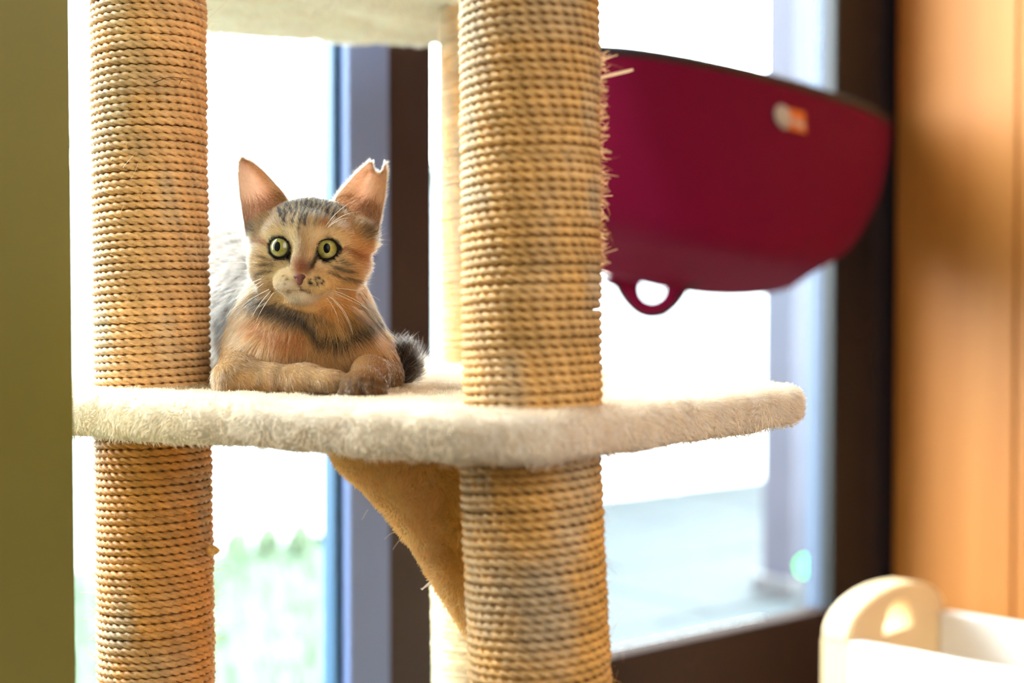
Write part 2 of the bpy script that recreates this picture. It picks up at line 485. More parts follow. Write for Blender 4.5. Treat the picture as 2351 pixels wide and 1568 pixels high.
# low shrubs in front of the wall
for i, (px, w) in enumerate([(540, .050), (612, .046), (684, .050)]):
    c = wp(at_t(px, -3.35), -3.35, 0.02)
    vs_, qs_ = surface_nets(lambda p: sd_ell(p, np.zeros(3), np.array([w, w, .07])) + 0.02 * vnoise(p * 32, i) + .012 * vnoise(p * 70, i + 3), (-w - .03, -w - .03, -.11), (w + .03, w + .03, .11), 0.012)
    o = np_mesh('low_shrub', vs_ + c, qs_, M_shrub)
    tag(o, ['low grey green shrub on the lawn, nearest the left scratching post', 'middle low shrub of the three at the lawn edge', 'low shrub at the lawn edge nearest the grey window frame'][i], 'shrub', 'shrubs at the lawn edge')
# timber post on the terrace
c = P(1820, 1330, 4.75)
po = empty('terrace_post', (c[0], c[1], -0.012)); tag(po, 'blue grey square timber post on the terrace behind the glass', 'post')
bm = bmesh.new(); box_mesh(bm, (c[0], c[1], 1.45), (WW, WN, UP), (0.085, 0.062, 1.45), 0.006); bm_obj('shaft', bm, M_post, po)
bm = bmesh.new(); box_mesh(bm, (c[0], c[1], 0.02), (WW, WN, UP), (0.11, 0.085, 0.03), 0.005); bm_obj('shoe', bm, M_dark_plastic, po)
# green LED reflection in the glass, built as an added glowing globe
c = P(1852, 1300, 4.45)
gl2 = empty('led_reflection_globe', (c[0], c[1], -0.012)); tag(gl2, 'small glowing green globe standing in for an LED reflected in the glass', 'light')
bm = bmesh.new(); bmesh.ops.create_uvsphere(bm, u_segments=20, v_segments=12, radius=0.032, matrix=Matrix.Translation(c)); bm_obj('glow_globe', bm, M_led, gl2, True)
bm = bmesh.new(); zc = c[2] - 0.022
bmesh.ops.create_cone(bm, cap_ends=True, segments=16, radius1=0.03, radius2=0.016, depth=max(zc + 0.012, 0.02), matrix=Matrix.Translation((c[0], c[1], (zc - 0.012) / 2))); bm_obj('globe_stand', bm, M_dark_plastic, gl2)

# ------------------------------------------------------------------ window hammock
def hammock():
    root_ = empty('window_hammock', wp(-0.375, 0.0, CAMZ))
    tag(root_, 'burgundy fabric cat hammock with black rim hanging on the right window', 'hammock')
    zrim = CAMZ + 0.309
    sk = np.array([.120, .10, .06, -.01, -.08, -.25, -.40, -.54, -.64, -.70, -.75, -.775])
    tk = np.array([.012, .035, .055, .085, .108, .150, .175, .182, .172, .135, .07, .012])
    ns = 70
    u = np.linspace(0, 1, ns); s = np.interp(u, np.linspace(0, 1, len(sk)), sk); tt = np.interp(s[::-1], sk[::-1], tk[::-1])[::-1]
    for _ in range(5):
        s[1:-1] = (s[:-2] + 2 * s[1:-1] + s[2:]) / 4; tt[1:-1] = (tt[:-2] + 2 * tt[1:-1] + tt[2:]) / 4
    sc = -0.345
    prof = []      # v, shrink of s, factor on t, height below the rim
    V = np.linspace(0, 1, 40)
    shr = np.interp(V, [0, .12, .3, .5, .7, .82, 1], [1.0, .985, .93, .82, .68, .60, .50])
    tf = np.interp(V, [0, .2, .45, .65, .76, .86, 1], [1.0, 1.07, 1.10, 1.08, 1.0, .72, .2])
    dz = np.interp(V, [0, .3, .6, .76, .86, 1], [0, .118, .215, .245, .264, .298])
    for a in (shr, tf, dz):
        for _ in range(2): a[1:-1] = (a[:-2] + 2 * a[1:-1] + a[2:]) / 4
    verts = np.zeros((40, ns, 3))
    for i in range(40):
        ss_ = sc + (s - sc) * shr[i]
        t_ = tt * tf[i] + 0.006
        edge = ((s - sc) / 0.5) ** 2
        z_ = zrim - .013 * (s - sc) / .46 - dz[i] * (1 - 0.10 * np.clip(edge, 0, 1) * (V[i] > .5) * (V[i] - .5) * 2)
        verts[i] = W0 + WW * ss_[:, None] + WN * t_[:, None] + UP * np.broadcast_to(z_, ns)[:, None]
    idx = np.arange(40 * ns).reshape(40, ns)
    q = np.stack([idx[:-1, :-1], idx[1:, :-1], idx[1:, 1:], idx[:-1, 1:]], -1).reshape(-1, 4)
    body = np_mesh('fabric_pouch', verts.reshape(-1, 3), q, M_burgundy, root_)
    md = body.modifiers.new('thick', 'SOLIDIFY'); md.thickness = 0.006; md.offset = -1
    # black piping round the rim and along the lower edge
    def tube(name, pts, r_, mat, par, n=10):
        pts = np.asarray(pts); tg = unit(np.gradient(pts, axis=0))
        up = np.tile(UP, (len(pts), 1)); up = np.where(np.abs((tg * up).sum(1))[:, None] > .9, np.array([[1., 0, 0]]), up)
        a = unit(np.cross(tg, up)); b = np.cross(a, tg)
        th = np.linspace(0, 2 * np.pi, n, endpoint=False)
        r_ = np.broadcast_to(r_, len(pts))
        v = pts[:, None] + (a[:, None] * np.cos(th)[None, :, None] + b[:, None] * np.sin(th)[None, :, None]) * r_[:, None, None]
        m = len(pts); id_ = np.arange(m * n).reshape(m, n); nx = np.roll(id_, -1, 1)
        q = np.stack([id_[:-1], id_[1:], nx[1:], nx[:-1]], -1).reshape(-1, 4)
        return np_mesh(name, v.reshape(-1, 3), q, mat, par)
    tube('rim_piping', verts[0] + UP * .003, 0.009, M_black_trim, root_)
    tube('lower_piping', verts[-1], 0.0045, M_black_trim, root_)
    # tabs with suction cups that hold the pouch to the glass: a drooping tongue with a clear cup in a hole
    for kk, pxc in enumerate((1495, )):
        TC = P(1497, 664, 2.10); zc = TC[2]; s_c = 0.0
        def tp(s_, t_, z_): return TC + EX * s_ - EY * t_ + UP * (z_ - zc)
        bmt = bmesh.new()
        N = 48; hole_r = 0.0185
        hr = [bmt.verts.new(tuple(tp(s_c + hole_r * math.cos(a), 0.004, zc + hole_r * math.sin(a)))) for a in np.linspace(0, 2 * np.pi, N, endpoint=False)]
        ou = []
        zt = zrim - 0.270
        for a in np.linspace(0, 2 * np.pi, N, endpoint=False):
            ca, sa = math.cos(a), math.sin(a)
            if sa <= 0.0: so, zo = 0.041 * ca * (1 + .25 * (1 + sa) ** 2), 0.041 * sa
            else:
                so = 0.051 * ca + 0.085 * (sa ** 2) * np.sign(ca) * abs(ca) ** .4; zo = .019 * sa
            ou.append(bmt.verts.new(tuple(tp(s_c + so, 0.004 + 0.02 * max(sa, 0), zc + zo))))
        for i in range(N):
            bmt.faces.new([hr[i], hr[(i + 1) % N], ou[(i + 1) % N], ou[i]])
        op = [v.co.copy() for v in ou]
        tb = bm_obj('mounting_tab', bmt, M_burgundy, root_, True)
        md = tb.modifiers.new('thick', 'SOLIDIFY'); md.thickness = 0.004; md.offset = 0
        low = [np.array(v) for v, a in zip(op, np.linspace(0, 2 * np.pi, N, endpoint=False)) if math.sin(a) <= 0.75]
        # order from the right flank down round the tip to the left flank
        angs = [a for a in np.linspace(0, 2 * np.pi, N, endpoint=False) if math.sin(a) <= 0.75]
        order = np.argsort([((a - math.pi / 2) % (2 * math.pi)) for a in angs])
        tube('tab_piping', np.array([low[i] for i in order]), 0.004, M_black_trim, tb if False else root_)
        bmc = bmesh.new()
        prof_ = [(0.0, .008), (.007, .008), (.010, .005), (.016, .003), (.0185, .0012)]
        rings = [[bmc.verts.new(tuple(tp(s_c + rr * math.cos(a), hh_ + 0.002 - .001, zc + rr * math.sin(a)))) for a in np.linspace(0, 2 * np.pi, 24, endpoint=False)] for rr, hh_ in prof_[1:]]
        bmc.faces.new(rings[0])
        for r0, r1 in zip(rings[:-1], rings[1:]):
            for i in range(24): bmc.faces.new([r0[i], r0[(i + 1) % 24], r1[(i + 1) % 24], r1[i]])
        mcup, nt, out = new_mat('clear_suction_cup')
        tr = node(nt, 'ShaderNodeBsdfTransparent'); tr.inputs['Color'].default_value = (.86, .9, .96, 1)
        gls = node(nt, 'ShaderNodeBsdfGlossy'); gls.inputs['Roughness'].default_value = .15
        mx = node(nt, 'ShaderNodeMixShader'); mx.inputs[0].default_value = .08
        nt.links.new(tr.outputs[0], mx.inputs[1]); nt.links.new(gls.outputs[0], mx.inputs[2]); nt.links.new(mx.outputs[0], out.inputs['Surface'])
        sc_o = bm_obj('suction_cup', bmc, mcup, root_, True)
    # woven maker's patch: orange ground, pale grey round emblem and a few pale strokes
    def on_pouch(px, py):
        """point of the pouch surface nearest to the ray of (px, py)"""
        d0 = P(px, py, 1.0) - np.array([0, 0, CAMZ]); d0 /= np.linalg.norm(d0)
        w_ = verts.reshape(-1, 3)[: 30 * ns] - np.array([0, 0, CAMZ])
        dist = np.linalg.norm(w_ - (w_ @ d0)[:, None] * d0, axis=1)
        i = np.argmin(dist); tdist = (w_[i] @ d0)
        return np.array([0, 0, CAMZ]) + d0 * tdist, i
    pc, i0 = on_pouch(1802, 275)
    r_, c_ = divmod(i0, ns)
    du = unit(verts[r_, max(c_ - 3, 0)] - verts[r_, min(c_ + 3, ns - 1)]); dv = unit(verts[r_ - 2, c_] - verts[r_ + 3, c_])
    nn = unit(np.cross(du, dv)); nn = nn if nn @ (np.array([0, 0, CAMZ]) - pc) > 0 else -nn
    pc = pc + nn * 0.006
    bml = bmesh.new(); box_mesh(bml, pc + du * .012, (du, dv, nn), (.034, .0155, .0015), .0008)
    patch = bm_obj('label_patch', bml, plain('orange_label', srgb(214, 112, 40), .6), root_)
    bml = bmesh.new()
    for (ou_, ov_, ru, rv) in ((-.018, .001, .021, .0165), (-.016, -.010, .012, .007), (.018, -.003, .009, .0045), (.032, -.006, .006, .005)):
        ce = pc + du * ou_ + dv * ov_ + nn * .0024
        ring = [bml.verts.new(tuple(ce + du * ru * math.cos(a) + dv * rv * math.sin(a))) for a in np.linspace(0, 2 * np.pi, 24, endpoint=False)]
        ring2 = [bml.verts.new(tuple(np.array(v.co) - nn * .002)) for v in ring]
        bml.faces.new(ring)
        for i in range(24): bml.faces.new([ring[i], ring[(i + 1) % 24], ring2[(i + 1) % 24], ring2[i]])
    bm_obj('emblem', bml, plain('pale_grey_thread', srgb(178, 176, 170), .6), patch)
hammock()

# ------------------------------------------------------------------ white toy box with an arched handle
def toy_box():
    A = P(1886, 1461, 1.85); zt = A[2]; wd, ln, th = 0.262, 0.48, 0.040
    e1, e2 = np.array([.69, .724, 0]), np.array([.724, -.69, 0])
    base = A + e1 * wd / 2 + e2 * ln / 2; base[2] = 0
    ro = empty('storage_box', base); tag(ro, 'white storage box with arched cut out handle in front of the wooden wall', 'box')
    def end_panel(o0, name):
        N = 40
        th_ = np.linspace(0, math.pi, N)
        outer = [(wd / 2 - wd / 2 * math.cos(a), 0.054 * math.sin(a) ** .9) for a in th_]     # arch above the rim
        hole = [(wd / 2 - 0.040 * math.cos(a), -0.008 + 0.042 * math.sin(a)) for a in np.linspace(0, math.pi, N)]
        bmx = bmesh.new()
        def ring(pts, off): return [bmx.verts.new(tuple(o0 + e1 * p + e2 * off + UP * q_)) for p, q_ in pts]
        layers = []
        for off, ins in ((0, 0.004), (0.004, 0.0), (th - 0.004, 0.0), (th, 0.004)):
            sc_ = (wd - 2 * ins) / wd
            oo = [(wd / 2 + (p - wd / 2) * sc_, q_ * sc_) for p, q_ in outer]
            hp = [(wd / 2 + (p - wd / 2) * (1 + ins * 8), q_ * (1 + ins * 4)) for p, q_ in hole]
            layers.append((ring(oo, off), ring(hp, off)))
        for (o_a, h_a), (o_b, h_b) in zip(layers[:-1], layers[1:]):
            for i in range(N - 1):
                bmx.faces.new([o_a[i], o_b[i], o_b[i + 1], o_a[i + 1]]); bmx.faces.new([h_a[i], h_a[i + 1], h_b[i + 1], h_b[i]])
        for o_, h_ in (layers[0], layers[-1]):
            for i in range(N - 1): bmx.faces.new([o_[i], o_[i + 1], h_[i + 1], h_[i]])
        # the plain panel below the arch, with the hole's flat lower lip
        lower = bmesh.new()
        zl = -0.008
        def lay(off, ins):
            return [bmx.verts.new(tuple(o0 + e1 * p + e2 * off + UP * q_)) for p, q_ in ((ins, zl + .006), (ins, -zt + .012), (wd - ins, -zt + .012), (wd - ins, zl + .006), (wd / 2 + .040, zl), (wd / 2 - .040, zl))]
        a_, b_ = lay(0.0002, .0002), lay(th - .0002, .0002)
        bmx.faces.new(a_); bmx.faces.new(b_[::-1])
        for i in range(6): bmx.faces.new([a_[i], a_[(i + 1) % 6], b_[(i + 1) % 6], b_[i]])
        lower.free()
        return bm_obj(name, bmx, M_pale_wood, ro, False)
    end_panel(A, 'end_panel'); end_panel(A + e2 * (ln - th), 'end_panel')
    def side(o0):
        bmx = bmesh.new(); c = o0 + e2 * ln / 2; c[2] = (zt + .012) / 2
        box_mesh(bmx, c, (e1, e2, UP), (0.009, ln / 2 - th, (zt - .012) / 2), .004)
        return bm_obj('side_panel', bmx, M_white, ro)
    side(A + e1 * .009); side(A + e1 * (wd - .009))
    bmx = bmesh.new(); c = A + e1 * wd / 2 + e2 * ln / 2; c[2] = .03
    box_mesh(bmx, c, (e1, e2, UP), (wd / 2 - .02, ln / 2 - th, .01), .002); bm_obj('bottom_board', bmx, M_white, ro)
    for i in (0, 1):
        for j in (0, 1):
            bmx = bmesh.new(); c = A + e1 * (.02 + i * (wd - .04)) + e2 * (.025 + j * (ln - .05)); c[2] = .0062
            box_mesh(bmx, c, (e1, e2, UP), (.014, .014, .006), .002); bm_obj('foot', bmx, M_dark_plastic, ro)
toy_box()

# ------------------------------------------------------------------ cat tree
PT = 0.900                     # top of the platform
PB = 0.872
tree = empty('cat_tree', (0, 1.15, 0.0))
tag(tree, 'beige plush cat tree with sisal rope scratching posts by the window', 'cat tree')

def rope_mat():
    m, nt, out = new_mat('sisal_rope')
    b = pbsdf(nt, out, None, 0.55, 0, 0.45)
    at = node(nt, 'ShaderNodeAttribute', attribute_name='rope_color')
    tc = node(nt, 'ShaderNodeTexCoord')
    nz = node(nt, 'ShaderNodeTexNoise'); nz.inputs['Scale'].default_value = 900; nz.inputs['Detail'].default_value = 3
    mp = node(nt, 'ShaderNodeMapping'); mp.inputs['Scale'].default_value = (0.45, 0.45, 1.6); mp.inputs['Rotation'].default_value = (0, 0.0, 0)
    nt.links.new(tc.outputs['Object'], mp.inputs['Vector']); nt.links.new(mp.outputs[0], nz.inputs['Vector'])
    mr = node(nt, 'ShaderNodeMapRange'); mr.inputs['To Min'].default_value = 0.62; mr.inputs['To Max'].default_value = 1.38
    nt.links.new(nz.outputs['Fac'], mr.inputs['Value'])
    mx = node(nt, 'ShaderNodeMix', data_type='RGBA', blend_type='MULTIPLY'); mx.inputs['Factor'].default_value = 1
    nt.links.new(at.outputs['Color'], mx.inputs[6]); nt.links.new(mr.outputs[0], mx.inputs[7]); nt.links.new(mx.outputs[2], b.inputs['Base Color'])
    bp = node(nt, 'ShaderNodeBump'); bp.inputs['Strength'].default_value = .5; bp.inputs['Distance'].default_value = .0006
    nt.links.new(nz.outputs['Fac'], bp.inputs['Height']); nt.links.new(bp.outputs[0], b.inputs['Normal'])
    return m
M_rope = rope_mat()
M_core = plain('cardboard_core', srgb(150, 115, 75), .9)
M_fibre = strand_mat('sisal_fibre', trans=.45, spec=False)

def rope_post(name, a, b, R, rope_r, base_col, seed, seg=180, ring=15, label=None, lay=0.0225, fibres=0, stain=None):
    """a post from a (bottom) to b (top): cardboard core and a three-ply rope wound round it"""
    a, b = np.asarray(a, float), np.asarray(b, float)
    L = np.linalg.norm(b - a); ax = (b - a) / L
    e1 = unit(np.cross(ax, EY)); e2 = np.cross(ax, e1)
    n = 36; th = np.linspace(0, 2 * np.pi, n, endpoint=False)
    rc = R - rope_r * 1.9
    ringp = (e1[None] * np.cos(th)[:, None] + e2[None] * np.sin(th)[:, None]) * rc
    v = np.concatenate([a + ringp, b + ringp]); i = np.arange(n)
    core = np_mesh(name, v, np.stack([i, (i + 1) % n, (i + 1) % n + n, i + n], -1), M_core, tree)
    if label: core['label'] = label
    pitch = rope_r * 1.86
    turns = L / pitch
    N = int(turns * seg) + 1
    u = np.linspace(0, turns, N)
    ang = u * 2 * np.pi + seed
    rg = np.random.default_rng(seed)
    wob = np.interp(u, np.arange(0, turns + 2, .37), rg.normal(0, 1, len(np.arange(0, turns + 2, .37))))
    wob2 = np.interp(u, np.arange(0, turns + 2, .21), rg.normal(0, 1, len(np.arange(0, turns + 2, .21))))
    h = np.clip(u * pitch + wob * rope_r * .10, rope_r * .3, L - rope_r * .3)
    rad = e1[None] * np.cos(ang)[:, None] + e2[None] * np.sin(ang)[:, None]
    cen = a + ax * h[:, None] + rad * (R - rope_r + wob2 * rope_r * .09)[:, None]
    phi = np.radians(np.linspace(-125, 125, ring))
    arc = u * 2 * np.pi * R
    twist = -2 * np.pi * arc / lay + wob * .35
    dl = (phi[None] - twist[:, None]) % (2 * np.pi / 3) - np.pi / 3
    rr = rope_r * (1.04 + .03 * wob2)[:, None] * (.36 + .64 * np.maximum(np.cos(1.5 * dl), 0) ** .7)
    V = cen[:, None] + rad[:, None] * (np.cos(phi)[None, :, None] * rr[..., None]) + ax * (np.sin(phi)[None, :, None] * rr[..., None])
    id_ = np.arange(N * ring).reshape(N, ring)
    q = np.stack([id_[:-1, :-1], id_[1:, :-1], id_[1:, 1:], id_[:-1, 1:]], -1).reshape(-1, 4)
    o = np_mesh('sisal_rope', V.reshape(-1, 3), q, M_rope, core)
    # colour: every ply its own shade, slow drift along the rope
    ply = np.floor(((phi[None] - twist[:, None]) / (2 * np.pi / 3))).astype(int)
    sh = 1 + .16 * (((ply * 7919 + seed * 31) % 97) / 48.5 - 1)
    drift = 1 + .10 * np.interp(u, np.arange(0, turns + 2, .9), rg.normal(0, 1, len(np.arange(0, turns + 2, .9))))
    pts = V.reshape(-1, 3)
    big = vnoise(pts * np.array([22, 22, 14]), seed) * .5 + vnoise(pts * np.array([60, 60, 40]), seed + 1) * .5
    col = base_col[None] * (sh * drift[:, None]).reshape(-1)[:, None]
    grey = np.clip(big * .9 + .05, 0, .6)[:, None]
    col = col * (1 - grey) + (col.mean(1, keepdims=True) * np.array([1.18, 1.02, .72])) * grey
    if stain is not None: col = stain(pts, col)
    set_attr(o, 'rope_color', np.clip(col, .01, .95))
    if fibres:
        k = rg.integers(0, N, fibres); pk = rg.normal(0, .9, fibres).clip(-1.5, 1.5)
        base = cen[k] + rad[k] * (np.cos(pk) * rope_r * .9)[:, None] + ax * (np.sin(pk) * rope_r * .9)[:, None]
        tang = np.cross(ax, rad[k])
        d0 = unit(rad[k] * rg.uniform(.15, 1.0, fibres)[:, None] + tang * rg.normal(0, 1.0, fibres)[:, None] + ax * rg.normal(0, .8, fibres)[:, None])
        d1 = unit(d0 + rg.normal(0, .7, (fibres, 3)))
        ln = np.exp(rg.normal(math.log(.0075), .6, fibres)).clip(.002, .030)
        sgs = np.linspace(0, 1, 6)
        pt = base[:, None] + d0[:, None] * (ln[:, None] * sgs)[..., None] + (d1 - d0)[:, None] * (ln[:, None] * sgs ** 2 * .6)[..., None]
        rdd = np.broadcast_to(np.linspace(1, .5, 6)[None], (fibres, 6)) * rg.uniform(.00006, .00013, fibres)[:, None]
        cc = np.clip(base_col[None] * rg.uniform(.9, 1.6, fibres)[:, None], 0, .9)
        f = hair('loose_fibre', pt, rdd, cc, M_fibre, core); f['kind'] = 'stuff'
    return core

SIS_L = lin(200, 156, 104); SIS_R = lin(206, 158, 90)
def zrow(px, py, d):
    return P(px, py, d)
RP = 0.0432
# left post, above and below the platform
dl_ = 1.066
def at_z(px_a, py_a, px_b, py_b, d, z):
    A_, B_ = P(px_a, py_a, d), P(px_b, py_b, d); f = (z - A_[2]) / (B_[2] - A_[2]); return A_ + (B_ - A_) * f
rope_post('scratching_post', at_z(340, 0, 350, 890, dl_, PT - .004), at_z(340, 0, 350, 890, dl_, 1.33), RP, .00296, SIS_L, 3, fibres=900, label='upper left sisal post beside the kitten')
rope_post('scratching_post', at_z(352, 1010, 360, 1568, dl_, .62), at_z(352, 1010, 360, 1568, dl_, PB + .004), RP + .0003, .00296, lin(198, 140, 74), 5, fibres=1100, label='lower left sisal post under the platform')
dr_ = 0.868
rope_post('scratching_post', at_z(1216, 0, 1222, 930, dr_, PT - .004), at_z(1216, 0, 1222, 930, dr_, 1.33), RP, .0029, SIS_R, 8, fibres=900, label='upper right sisal post in front, with frayed right edge')
rope_post('scratching_post', at_z(1218, 1070, 1241, 1568, dr_, .62), at_z(1218, 1070, 1241, 1568, dr_, PB + .004), RP + .0006, .0029, lin(206, 154, 80), 11, fibres=900, label='lower right sisal post under the platform')
# back post: behind the front right one, plush sleeve above, rope below
db_ = 1.44
rope_post('scratching_post', at_z(1096, 1200, 1100, 1568, db_, .42), at_z(1096, 1200, 1100, 1568, db_, PB + .004), .0475, .0033, lin(222, 196, 150), 17, seg=70, ring=7, label='pale back post under the platform')
rope_post('scratching_post', at_z(1104, 60, 1106, 830, db_, PT - .004), at_z(1104, 60, 1106, 830, db_, 1.33), RP, .0031, lin(206, 156, 96), 19, seg=70, ring=7, label='upper back post half hidden behind the right post')

# the posts go on down to the base board on the floor
LOWS = [(at_z(352, 1010, 360, 1568, dl_, .62), RP + .0003, lin(198, 140, 74), 23), (at_z(1218, 1070, 1241, 1568, dr_, .62), RP + .0006, lin(206, 154, 80), 24), (at_z(1096, 1200, 1100, 1568, db_, .42), .0475, lin(222, 196, 150), 25)]
for top_, r_, c_, sd_ in LOWS:
    bot_ = top_.copy(); bot_[2] = .030
    rope_post('scratching_post', bot_, top_, r_, .0031, c_, sd_, seg=60, ring=7)
bm = bmesh.new()
box_mesh(bm, (-.02, 1.13, .0155), (unit(np.array([.83, -.555, 0])), unit(np.array([.555, .83, 0])), UP), (.30, .30, .0155), .008)
bb = bm_obj('base_board', bm, plain('cream_plush_base', tuple(lin(236, 220, 196)) + (1,), .95, .05, .05, 60, .6, 500), tree)

# frayed tufts on the right edge of the upper right post
rg = np.random.default_rng(44)
rows = []
for (px, py, ex, ey, w) in [(1384, 178, 1454, 160, .0011), (1384, 140, 1418, 126, .0005), (1386, 352, 1404, 350, .0009), (1384, 275, 1398, 268, .0009), (1386, 462, 1398, 470, .0007), (1384, 210, 1396, 208, .0008), (1385, 415, 1402, 410, .0005), (1384, 598, 1402, 604, .0006), (1384, 580, 1418, 572, .00035), (1386, 395, 1420, 405, .00025), (1385, 310, 1399, 312, .0008), (1386, 500, 1396, 507, .0007), (1386, 540, 1393, 538, .0007), (1386, 240, 1392, 236, .0007)]:
    a0, b0 = P(px - 6, py, dr_ + .01), P(ex, ey, dr_ - .012)
    rows.append((a0, b0, w))
K = 6
pts = np.zeros((len(rows) + 260, K, 3)); rad_ = np.zeros((len(rows) + 260, K)); cc = np.zeros((len(rows) + 260, 3))
for i, (a0, b0, w) in enumerate(rows):
    s_ = np.linspace(0, 1, K)[:, None]
    bend = rg.normal(0, .0016, 3)
    pts[i] = a0 + (b0 - a0) * s_ + bend * np.sin(s_ * math.pi) * (1 if i else .3); rad_[i] = w * np.array([1, 1, 1, .95, .9, .7]); cc[i] = lin(235, 205, 165)
for i in range(len(rows), len(rows) + 260):
    py = rg.uniform(120, 660); a0 = P(1376, py, dr_ + rg.uniform(-.015, .02))
    ln = rg.uniform(.002, .0062); dd = unit(np.array([1.0, rg.normal(0, .5), rg.normal(0, .7)]))
    s_ = np.linspace(0, 1, K)[:, None]
    pts[i] = a0 + dd * ln * s_ + rg.normal(0, .0012, 3) * s_ ** 2; rad_[i] = rg.uniform(.00012, .0004) * np.linspace(1, .5, K); cc[i] = lin(230, 190, 140)
fr = hair('frayed_tuft', pts, rad_, cc, M_fibre, tree); fr['kind'] = 'stuff'

# ---- plush boards by signed distance
def sd_poly(x, y, poly):
    poly = np.asarray(poly, float); d = np.full(x.shape, 1e9); s = np.ones(x.shape)
    n = len(poly)
    for i in range(n):
        a, b = poly[i], poly[(i - 1) % n]
        e = b - a; wx, wy = x - a[0], y - a[1]
        h = np.clip((wx * e[0] + wy * e[1]) / (e @ e), 0, 1)
        d = np.minimum(d, (wx - e[0] * h) ** 2 + (wy - e[1] * h) ** 2)
        c1 = y >= a[1]; c2 = y < b[1]; c3 = e[0] * wy > e[1] * wx
        flip = (c1 & c2 & c3) | (~c1 & ~c2 & ~c3)
        s = np.where(flip, -s, s)
    return s * np.sqrt(d)

M_plush_skin = attr_mat('plush_backing', 'plush_color', .9, 0.15, .6, 500, .1)
M_plush = strand_mat('plush_pile', trans=.40, spec=False)

def plush(name, fn, lo, hi, h, base, n_hair, length, label=None, weight=None, var=.10, lift=.5, rad=.00016, comb=np.array([.4, -.3, -.5])):
    v, q = surface_nets(fn, lo, hi, h)
    nrm = vert_normals(v, q)
    cz = vnoise(v * 38, 5) * .5 + vnoise(v * 90, 9) * .5
    col = base[None] * (1 + var * cz)[:, None]
    col = np.clip(col, .02, .95)
    o = np_mesh(name, v, q, M_plush_skin, tree)
    set_attr(o, 'plush_color', col * .9)
    if label: o['label'] = label
    if n_hair:
        w = weight(v, nrm) if weight is not None else None
        ti, bw = sample_surface(v, q, n_hair, w)
        p, nn, c = blend(v, ti, bw), unit(blend(nrm, ti, bw)), blend(col, ti, bw)
        cl = np.stack([vnoise(p * 60, 11), vnoise(p * 60, 12), vnoise(p * 60, 13)], -1) + .6 * np.stack([vnoise(p * 170, 21), vnoise(p * 170, 22), vnoise(p * 170, 23)], -1)
        fl = comb + cl * .9 + rng.normal(0, .28, p.shape)
        fl = fl - (fl * nn).sum(1, keepdims=True) * nn
        d0 = unit(nn * lift + fl * (1 - lift))
        ln = length * rng.uniform(.6, 1.15, n_hair)
        sg = np.linspace(0, 1, 4)
        pt = p[:, None] + d0[:, None] * (ln[:, None] * sg)[..., None] + (fl * .25)[:, None] * (ln[:, None] * sg ** 2)[..., None]
        rd = rad * rng.uniform(.8, 1.2, n_hair)[:, None] * np.array([1, 1, .85, .4])[None]
        c = np.clip(c * rng.uniform(.9, 1.12, n_hair)[:, None], 0, .96)
        f = hair('plush_pile', pt, rd, c, M_plush, o); f['kind'] = 'stuff'
    return o

CREAM = lin(242, 228, 206)
# main platform outline (x, y), corners rounded by the offset
RC = 0.055
PLAT = [(-.335, .985), (-.020, .806), (.030, .800), (.075, .845), (.2175, 1.04), (.221, 1.10), (-.05, 1.56), (-.12, 1.57), (-.355, 1.12)]
ctr = np.mean(PLAT, 0)
HOLE_C, HOLE_R = np.array([-.022, 1.046]), .062
POLY_IN = None
def plat_fn(p):
    x, y, z = p[:, 0], p[:, 1], p[:, 2]
    key = np.round((x * 1e5)).astype(np.int64) * 10000000 + np.round(y * 1e5).astype(np.int64)
    d2 = sd_poly(x, y, PLAT_S) - RC
    hole = HOLE_R - np.hypot(x - HOLE_C[0], y - HOLE_C[1])
    d2 = np.maximum(d2, hole)
    zc, hz = (PT + PB) / 2, (PT - PB) / 2
    rr = .010
    qx, qz = d2 + rr, np.abs(z - zc) - hz + rr
    d = np.minimum(np.maximum(qx, qz), 0) + np.hypot(np.maximum(qx, 0), np.maximum(qz, 0)) - rr
    return d + .0012 * vnoise(p * 55, 2) + .0007 * vnoise(p * 130, 4)
def shrink_poly(poly, r):
    """polygon moved inwards by r (convex, counter-clockwise)"""
    poly = np.asarray(poly, float); n = len(poly); out = []
    ar = sum(poly[i][0] * poly[(i + 1) % n][1] - poly[(i + 1) % n][0] * poly[i][1] for i in range(n))
    if ar < 0: poly = poly[::-1]
    lines = []
    for i in range(n):
        a, b = poly[i], poly[(i + 1) % n]; e = (b - a) / np.linalg.norm(b - a); nr = np.array([-e[1], e[0]])
        lines.append((nr, nr @ a + r))
    for i in range(n):
        (n1, c1), (n2, c2) = lines[i - 1], lines[i]
        M = np.array([n1, n2])
        out.append(np.linalg.solve(M, np.array([c1, c2])) if abs(np.linalg.det(M)) > 1e-3 else poly[i] + n1 * r)
    return np.array(out)
PLAT_S = shrink_poly([(-.342, .990), (.012, .772), (.226, 1.062), (.178, 1.17), (-.075, 1.585), (-.365, 1.20)], RC)
def w_plat(v, n):
    return np.where(n[:, 2] < -.5, .15, np.where((v[:, 1] > 1.25), .35, 1.0))
plush('platform', plat_fn, (-.40, .76, PB - .012), (.26, 1.62, PT + .012), .004, CREAM, 130000, .0036, 'wide cream plush platform with a round hole, where the kitten lies', w_plat, rad=.00019)

